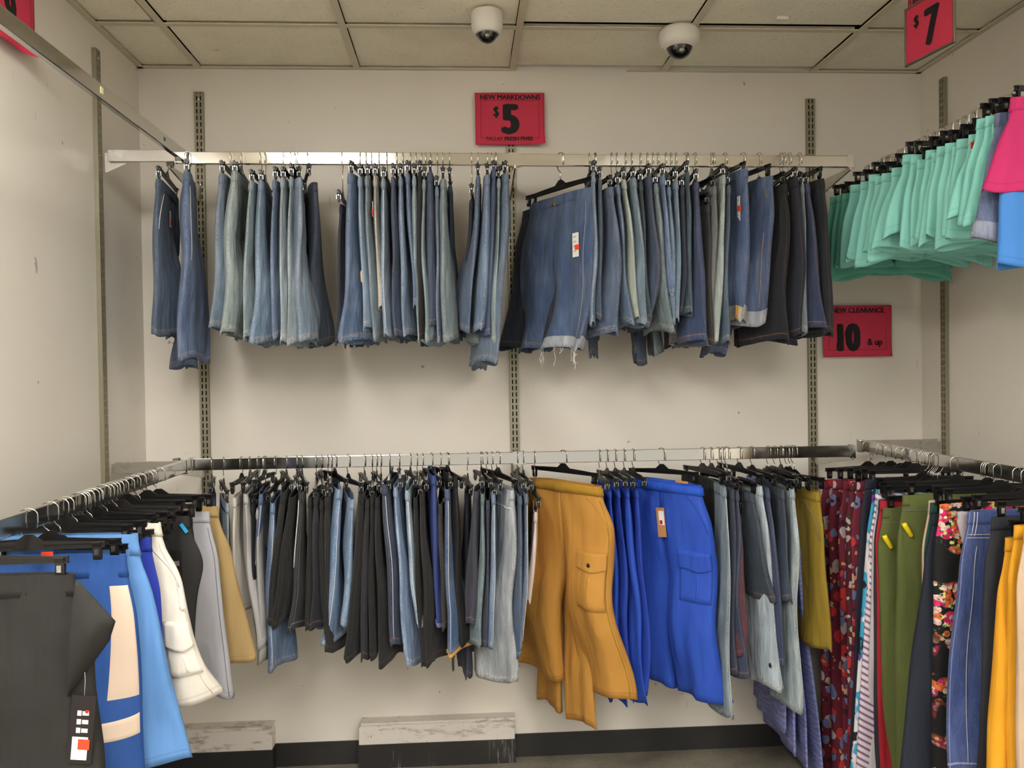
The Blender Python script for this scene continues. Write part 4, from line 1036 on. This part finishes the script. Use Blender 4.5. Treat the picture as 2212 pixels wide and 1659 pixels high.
# ================================================================== LOWER LEFT RAIL
GLL, HLL = 'garments on the lower left rail', 'clip hangers on the lower left rail'
def lowl(xt, yt, xb, yb, mat, name, cat, label, h, **o):
    W = o.pop('W', .34); yw = o.pop('yaw', 0); hn = o.pop('nohang', False)
    return hang('L', xt, yt, xb, yb, mat, yaw=yw, W=W, kind=cat, name=name, group=GLL, hgroup=HLL, label=label, hlabel='black clip hanger holding the '+h, opts=dict(dict(loops=False, b1=.020, b0=.010, flr=.02, nohang=hn), **o))
lowl(470, 1093, 543, 1422, twill((176, 148, 98)), 'khaki_shorts', 'shorts', 'khaki cotton shorts, farthest on the lower left rail', 'khaki shorts', b1=.026, hemw=.24, flr=.05, W=.36, hip=.04)
def xlg(g, r):
    p, sg = g.spot(1, .75, .03, .004)
    m = MB(); m.box(-.008, .008, -.001, .001, -.004, .004); q = m.build('waist_hook', M['clipmetal'], r); q.location = p
    g.line('side_seam', [(1, .93, z) for z in np.linspace(.05, g.L-.01, 16)], .0011, M['tagprint'], r)
lowl(452, 1104, 500, 1492, twill((182, 182, 190)), 'light_grey_shorts', 'shorts', 'light grey shorts in front of the khaki pair', 'light grey shorts', b1=.028, hemw=.21, flr=.04, W=.35, extra=xlg)
def xblk(g, r):
    p, sg = g.spot(1, .80, .10, .008); t = card('hang_tag', p, .036, .11, M['tagblack'], r, sg, -.03)
    m = MB(); m.box(-.008, .008, -.001, .001, -.014, 0); q = m.build('logo_print', M['tagprint'], t); q.location = (.004, -.001, -.03)
    p, sg = g.spot(1, .88, .02, .006); m = MB(); m.box(-.005, .005, -.001, .001, -.03, 0); q = m.build('size_sticker', M['cyan'], r); q.location = p; q.rotation_euler = (0, -.6, 0)
    w_ = MB(); w_.box(-.02, .02, -.001, .001, -.008, 0); q = w_.build('woven_label', M['label'], r); p, sg = g.spot(1, .70, .004, .004); q.location = p
lowl(408, 1114, 434, 1386, twill((38, 37, 37)), 'black_shorts', 'shorts', 'black shorts with a black hang tag behind the white cargo shorts', 'black tagged shorts', b1=.024, hip=.12, extra=xblk, dflx=-.03)
wh = twill((226, 219, 208), 1.0)
def xwh(g, r):
    cargo_pocket(g, r, wh, -1, 1, .27, .12, .04, .19, True, .009); pocket_line(g, r, -1, M['thread']); button(g, r, 1, .955, .225, plain('cream_button', (225, 220, 205)), .007, .004)
    g.line('side_seam', [(1, .93, z) for z in np.linspace(.05, g.L-.01, 16)], .0011, wh, r)
lowl(345, 1128, 470, 1502, wh, 'white_cargo_shorts', 'shorts', 'white cargo shorts with a flap thigh pocket', 'white cargo shorts', b1=.034, b0=.016, hemw=.25, W=.34, hip=.06, wr=.7, extra=xwh, yaw=-6)
lowl(326, 1160, 345, 1400, twill((34, 58, 172)), 'royal_blue_shorts', 'shorts', 'royal blue shorts, a thin strip left of the white cargo shorts', 'royal blue shorts', b1=.018)
lb = twill((104, 156, 220), .88)
lowl(296, 1152, 398, 1642, lb, 'light_blue_shorts', 'shorts', 'light blue knit shorts left of the white cargo shorts', 'light blue knit shorts', b1=.034, b0=.014, hemw=.25, W=.34, wr=.5, bandh=.055, flr=.04, yaw=-3)
bl = twill((38, 84, 158), .95, .75)
def xpan(g, r):
    cr = plain('cream_mesh', (222, 200, 180), .85); L = g.L
    g.patch('side_panel', 1, .965, .80, .075/L, .335/L, .002, cr, r, 16, lambda a, b: (a*(.75+.25*b)+.06*(1-b), b))
    g.patch('lower_stripe', 1, .965, .76, .375/L, .42/L, .002, cr, r, 10, lambda a, b: (a, b+.25*a))
    w_ = MB(); w_.box(-.013, .013, -.001, .001, -.014, 0); q = w_.build('orange_sticker', M['orange'], r); p, sg = g.spot(-1, .52, .0, .006); q.location = (p[0]-.0, p[1], .006)
lowl(272, 1196, 300, 1700, bl, 'blue_track_shorts', 'shorts', 'blue knit shorts with a cream side panel and stripe', 'blue panelled shorts', b1=.030, b0=.014, hemw=.20, W=.34, wr=.5, bandh=.055, extra=xpan)
tb = twill((50, 48, 46), .58, .8)
def xtr(g, r):
    L = g.L
    button(g, r, -1, .76, .035, M['dark'], .013, .006)
    p, sg = g.spot(1, .93, .24, .016); m = MB(); m.tube([(0, 0, .10), (.004, -.004, .03), (0, 0, 0)], .0006, 4); m.build('tag_string', M['thread'], r, smooth=True).location = p
    t = card('hang_tag', p, .046, .135, M['tagblack'], r, sg, .10); t['label'] = 'black hang tag with a white and orange price sticker'
    for k in range(3):
        a = MB(); a.box(-.008, .000, -.0004, .0004, -.010, 0); a.box(.002, .014, -.0004, .0004, -.009, -.001); q = a.build('print', M['tagwhite'] if k % 1 == 0 else M['tagprint'], t); q.location = (-.002, -.001, -.030-.017*k)
    a = MB(); a.box(-.016, .014, -.0005, .0005, -.045, 0); q = a.build('price_sticker', M['tagwhite'], t); q.location = (0, -.001, -.082)
    a = MB(); a.box(-.006, .016, -.0005, .0005, -.020, 0); q = a.build('orange_sticker', M['orange'], t); q.location = (.002, -.002, -.086)
    a = MB(); a.box(-.003, .003, -.0008, .0008, -.006, 0); q = a.build('red_dot', M['red'], t); q.location = (.008, -.001, -.028)
    # the leg folded forward over itself at the hip
    bpy.context.view_layer.update(); inv = r.matrix_world.inverted(); Y0 = r.location.y-.045
    le = [(163, 1254), (150, 1350), (143, 1430), (144, 1502)]; re_ = [(172, 1256), (250, 1342), (236, 1385), (150, 1506)]
    def pl(pts, t): 
        k = min(int(t*3), 2); a = t*3-k; return (pts[k][0]*(1-a)+pts[k+1][0]*a, pts[k][1]*(1-a)+pts[k+1][1]*a)
    G = np.zeros((22, 14, 3))
    for i in range(22):
        for j in range(14):
            a, b = pl(le, i/21), pl(re_, i/21); t = j/13
            q = at(a[0]+(b[0]-a[0])*t, a[1]+(b[1]-a[1])*t, 1, Y0-.022*math.sin(PI*min(1, i/21))*math.sin(PI*(.25+.6*t))+.03*t*t*(i/21)); G[i, j] = inv @ q
    fo = new_obj('folded_flap', grid_mesh('folded_flap', G, tb, np.full((22, 14, 2), .3), False, flip=True), r)
    sm_ = fo.modifiers.new('thickness', 'SOLIDIFY'); sm_.thickness = .002
lowl(160, 1238, 222, 1760, tb, 'black_trousers', 'trousers', 'black tailored trousers at the left edge with a black hang tag', 'black tailored trousers', b1=.034, b0=.016, hemw=.22, W=.36, hip=.06, extra=xtr, plast=1, wr=.8, rise=.27, bandh=.045)
# a rack of packed hangers between them, their garments pushed low behind the front ones
pk = [(316, 1010), (300, 1018), (288, 1022), (262, 1030), (252, 1034), (244, 1038), (238, 1040), (230, 1042), (222, 1046), (205, 1050), (196, 1054), (186, 1058), (178, 1062), (168, 1066), (130, 1078), (60, 1100)]
for i, (px, py) in enumerate(pk):
    p = at(px, py, 0, LX); 
    hanger(Vector((LX, p.y, ZB)), 90+random.uniform(-7, 7), .158, .078+.018*(i % 3), f"black clip hanger packed on the lower left rail, {ORD[i+1]} from the far end", HLL, i % 2, random.uniform(-.04, .04))
dk = twill((30, 29, 30)); dk2 = twill((44, 46, 58)); dk3 = dn((40, 52, 84), .2)
for i, (yy, mt_, nm) in enumerate(((2.72, dk2, 'slate'), (2.62, dk, 'black'), (2.50, dk3, 'navy denim'), (2.40, dk, 'dull black'), (2.28, dk2, 'dark slate'), (2.16, dk, 'faded black'))):
    g = Garment(.30, .34, .012, .018, seed=600+i); root = empty('dark_shorts', (LX-.02, yy, ZB-.125), 0); tag(root, f'{nm} shorts packed behind the coloured pairs on the lower left rail', 'shorts', GLL)
    g.leg('leg', 1, mt_, root, nv=20); g.leg('leg', -1, mt_, root, nv=20); g.band('waistband', 0, 0, .035, .0012, mt_, root)

# ================================================================== signs
SHEET = {}
def sheet_fn(w_, h_, curl, seed):
    r = random.Random(seed); a = [(r.uniform(.3, 1), r.uniform(2, 7), r.uniform(0, 6)) for _ in range(3)]
    def f(x, z):                             # x 0..w, z 0..h (up) -> offset from the wall
        y = .006
        for A_, k, p in a: y += .0016*A_*(1+math.sin(k*x/w_*2+p+z*3/h_))
        cx, cz = max(0, x/w_-.72)/.28, max(0, .3-z/h_)/.3
        y += curl*(cx**1.5)*(cz**1.5)
        y += .004*max(0, .25-z/h_)*4*math.sin(x/w_*7+seed)**2
        return y
    return f
def text_mesh(s, size, x, z, sx, bold, f, name, mat, parent, align='LEFT', shear=0, off=.0012):
    cu = bpy.data.curves.new('t', 'FONT'); cu.body = s; cu.size = size; cu.offset = bold; cu.align_x = align; cu.shear = shear; cu.resolution_u = 4
    ob = bpy.data.objects.new('t', cu); COL.objects.link(ob); bpy.context.view_layer.update()
    dg = bpy.context.evaluated_depsgraph_get(); me = bpy.data.meshes.new_from_object(ob.evaluated_get(dg)); COL.objects.unlink(ob); bpy.data.objects.remove(ob)
    me.name = name
    for v in me.vertices:
        X, Z = x+v.co.x*sx, z+v.co.y; v.co = (X, -(f(X, Z)+off), Z)
    me.materials.clear(); me.materials.append(mat)
    o = new_obj(name, me, parent)
    return o
def bold_text(s, size, x, z, sx, bold, f, name, parent, **k):
    """letters thickened by laying the outline a few times, as poster type is"""
    o = text_mesh(s, size, x, z, sx, 0, f, name, M['ink'], parent, **k)
    bm_obs = [o]
    import bmesh
    bm = bmesh.new(); bm.from_mesh(o.data); base = [v for v in bm.verts]; geo = bm.verts[:]+bm.edges[:]+bm.faces[:]
    for i, (dx, dz) in enumerate(((bold, 0), (-bold, 0), (0, bold*.5), (0, -bold*.5), (bold*.7, bold*.3), (-bold*.7, -bold*.3), (bold*.7, -bold*.3), (-bold*.7, bold*.3), (bold*.45, 0), (-bold*.45, 0))):
        r = bmesh.ops.duplicate(bm, geom=geo)
        for v in r['geom']:
            if isinstance(v, bmesh.types.BMVert): v.co.x += dx; v.co.z += dz; v.co.y -= .00002*(i+1)
    bm.to_mesh(o.data); bm.free(); return o
def sheet(name, w_, h_, f, mat, parent, n=24):
    x, z = np.meshgrid(np.linspace(0, w_, n), np.linspace(0, h_, n)); y = np.vectorize(f)(x, z)
    o = new_obj(name, grid_mesh(name, np.stack([x, -y, z], -1), mat, None, False), parent)
    m = o.modifiers.new('thickness', 'SOLIDIFY'); m.thickness = .0004; m.offset = 1; return o
def frame_lines(w_, h_, f, parent, mx=.022, mz0=.028, mz1=.03, mat=None, t=.0007):
    m = MB()
    def seg(x0, z0, x1, z1, n=24):
        m.tube([(x0+(x1-x0)*i/n, -(f(x0+(x1-x0)*i/n, z0+(z1-z0)*i/n)+.0006), z0+(z1-z0)*i/n) for i in range(n+1)], t, 4)
    seg(mx, mz0, mx, h_-mz1); seg(w_-mx, mz0, w_-mx, h_-mz1); seg(mx, h_-mz1, w_-mx, h_-mz1); seg(mx, mz0, w_-mx, mz0)
    return m.build('printed_border', mat or M['redline'], parent)
def wall_sign(x0, x1, z0, z1, tilt, lab, seed, curl, y=D):
    e = empty('price_sign', (x0, y-.016, z0), 0, 0, tilt); tag(e, lab, 'sign', 'crimson price signs'); w_, h_ = x1-x0, z1-z0
    f = sheet_fn(w_, h_, curl, seed); sheet('paper', w_, h_, f, M['paper'], e); frame_lines(w_, h_, f, e); return e, w_, h_, f
e, w_, h_, f = wall_sign(.070, .344, EYE+.893, EYE+1.098, .0, 'crimson paper sign reading NEW MARKDOWNS $5 above the upper rail', 3, .03)
bold_text('NEW MARKDOWNS', .0255, w_/2+.002, h_-.026, 1.02, .0012, f, 'lettering_new_markdowns', e, align='CENTER')
bold_text('$', .054, .072, h_-.092, .75, .0022, f, 'lettering_dollar', e); bold_text('5', .158, .106, .048, .84, .0105, f, 'lettering_5', e)
bold_text('FALLAS', .0215, .040, .017, .92, .0003, f, 'lettering_fallas', e, shear=.3); bold_text('FRESH FIVES', .0215, .114, .017, .98, .0011, f, 'lettering_fresh_fives', e)
e, w_, h_, f = wall_sign(1.467, 1.752, EYE+.038, EYE+.246, .0, 'crimson paper sign reading NEW CLEARANCE $10 & up below the mint shorts', 5, .004)
bold_text('NEW CLEARANCE', .0265, w_/2+.002, h_-.028, 1.0, .0012, f, 'lettering_new_clearance', e, align='CENTER')
bold_text('$', .055, .014, h_-.095, .75, .0022, f, 'lettering_dollar', e); bold_text('10', .150, .040, .028, .74, .0100, f, 'lettering_10', e)
bold_text('& up', .038, .182, .047, .86, .0016, f, 'lettering_and_up', e)
# left wall sign, half out of frame
e = empty('price_sign', (XL+.016, 2.235, EYE+.905), PI/2); tag(e, 'crimson price sign on the left wall above the empty rail, cut off at the corner', 'sign', 'crimson price signs')
f = sheet_fn(.28, .205, .05, 8); sheet('paper', .28, .205, f, M['paper'], e); frame_lines(.28, .205, f, e)
bold_text('$', .054, .075, .12, .75, .0022, f, 'lettering_dollar', e); bold_text('9', .150, .118, .040, .78, .0085, f, 'lettering_9', e)
bold_text('NEW MARKDOWNS', .0255, .142, .180, 1.02, .0007, f, 'lettering_new_markdowns', e, align='CENTER')
# framed sign hung from the ceiling over the right rail
a0 = at(1956, 146, 1, 2.53); ang = math.atan2(-1, .18)
e = empty('framed_price_sign', a0, ang); tag(e, 'crimson $7 sign in a grey metal frame hanging from the ceiling at upper right', 'sign', 'crimson price signs')
fw, fh = .205, .176; flat = lambda x, z: 0.0
fr = MB(); t = .006
fr.box(0, fw, -.004, .004, 0, t); fr.box(0, fw, -.004, .004, fh-t, fh); fr.box(0, t, -.004, .004, t, fh-t); fr.box(fw-t, fw, -.004, .004, t, fh-t)
fr.build('metal_frame', M['steel'], e, bevel=.001)
pp = MB(); pp.box(t, fw-t, -.0005, .0005, t, fh-t); pp.build('paper', M['paper'], e)
fz = lambda x, z: .0008
bold_text('$', .048, .040, .105, .8, .0020, fz, 'lettering_dollar', e); bold_text('7', .150, .086, .034, .72, .0075, fz, 'lettering_7', e)
wr_ = MB()
for x in (.03, fw-.03): wr_.tube([(x, 0, fh-.002), (x, 0, H-a0.z+.002)], .0012, 6)
wr_.build('hanging_wire', M['wire'], e)
e2 = empty('price_sign', at(1962, 30, 1, 2.60)+Vector((.012, .02, 0)), ang); tag(e2, 'crimson paper sign behind the framed $7 sign, only its top showing', 'sign', 'crimson price signs')
f = lambda x, z: .002+.004*math.sin(x*14)**2
sheet('paper', .205, .05, f, M['paper'], e2, 12); bold_text('NEW MARKDOWNS', .020, .1, .028, .95, .0006, f, 'lettering_new_markdowns', e2, align='CENTER')
m = MB(); m.tube([(.10, 0, .045), (.10, 0, H-e2.location.z+.002)], .0012, 6); m.build('hanging_wire', M['wire'], e2)

# ================================================================== dome cameras
def dome(x, y, r, hh, lab, squat):
    e = empty('dome_camera', (x, y, H-.001), random.uniform(0, 1)); tag(e, lab, 'security camera', 'ceiling dome cameras')
    h = MB()
    if squat: prof = [(0, 0), (r*.92, 0), (r*.98, -hh*.18), (r, -hh*.45), (r*.95, -hh*.75), (r*.72, -hh*1.02), (r*.66, -hh*1.04), (r*.60, -hh*.98)]
    else: prof = [(0, 0), (r*.95, 0), (r, -hh*.06), (r, -hh*.62), (r*.97, -hh*.80), (r*.80, -hh*1.0), (r*.74, -hh*1.02), (r*.68, -hh*.96)]
    h.lathe(prof, 40); h.build('housing', M['camwhite'], e, smooth=True)
    rd = r*(.62 if squat else .68); g = MB()
    g.lathe([(rd*math.cos(t), -hh*.92-rd*1.02*math.sin(t)) for t in [PI/2*k/10 for k in range(11)]], 40); g.build('smoked_dome', M['dome'], e, smooth=True)
    rg = MB(); rg.lathe([(rd*1.01, -hh*.95), (rd*1.10, -hh*.97), (rd*1.10, -hh*1.04), (rd*1.01, -hh*1.05)], 40); rg.build('trim_ring', M['camwhite'] if squat else M['label'], e, smooth=True)
    ln = MB(); ln.lathe([(0, .001), (rd*.22, .001), (rd*.26, -.004), (rd*.26, -.012)], 20); o = ln.build('lens', M['steel'], e, smooth=True); o.location = (0, -rd*.80, -hh*.92-rd*.62); o.rotation_euler = (PI/2+.5, 0, 0)
    e.rotation_euler = (0, 0, 0)
dome(.103, 2.825, .052, .072, 'white dome security camera, the smaller, left on the ceiling', False)
dome(.785, 2.955, .072, .062, 'white dome security camera, the larger and rounder, right on the ceiling', True)
# a patch of bare pipe collar beside the big camera is left out of the tile: small ceiling clip
m = MB(); m.box(-.02, .02, -.004, .004, -.001, .010); o = m.build('ceiling_clip', M['camwhite']); o.location = at(1690, 42, 2, H-.002); tag(o, 'tiny white scrap stuck to the ceiling between the cameras and the $7 sign', 'scrap')
for o in bpy.data.objects:
    if o.type == 'MESH' and not o.parent and 'label' not in o and 'kind' not in o: o['kind'] = 'structure'
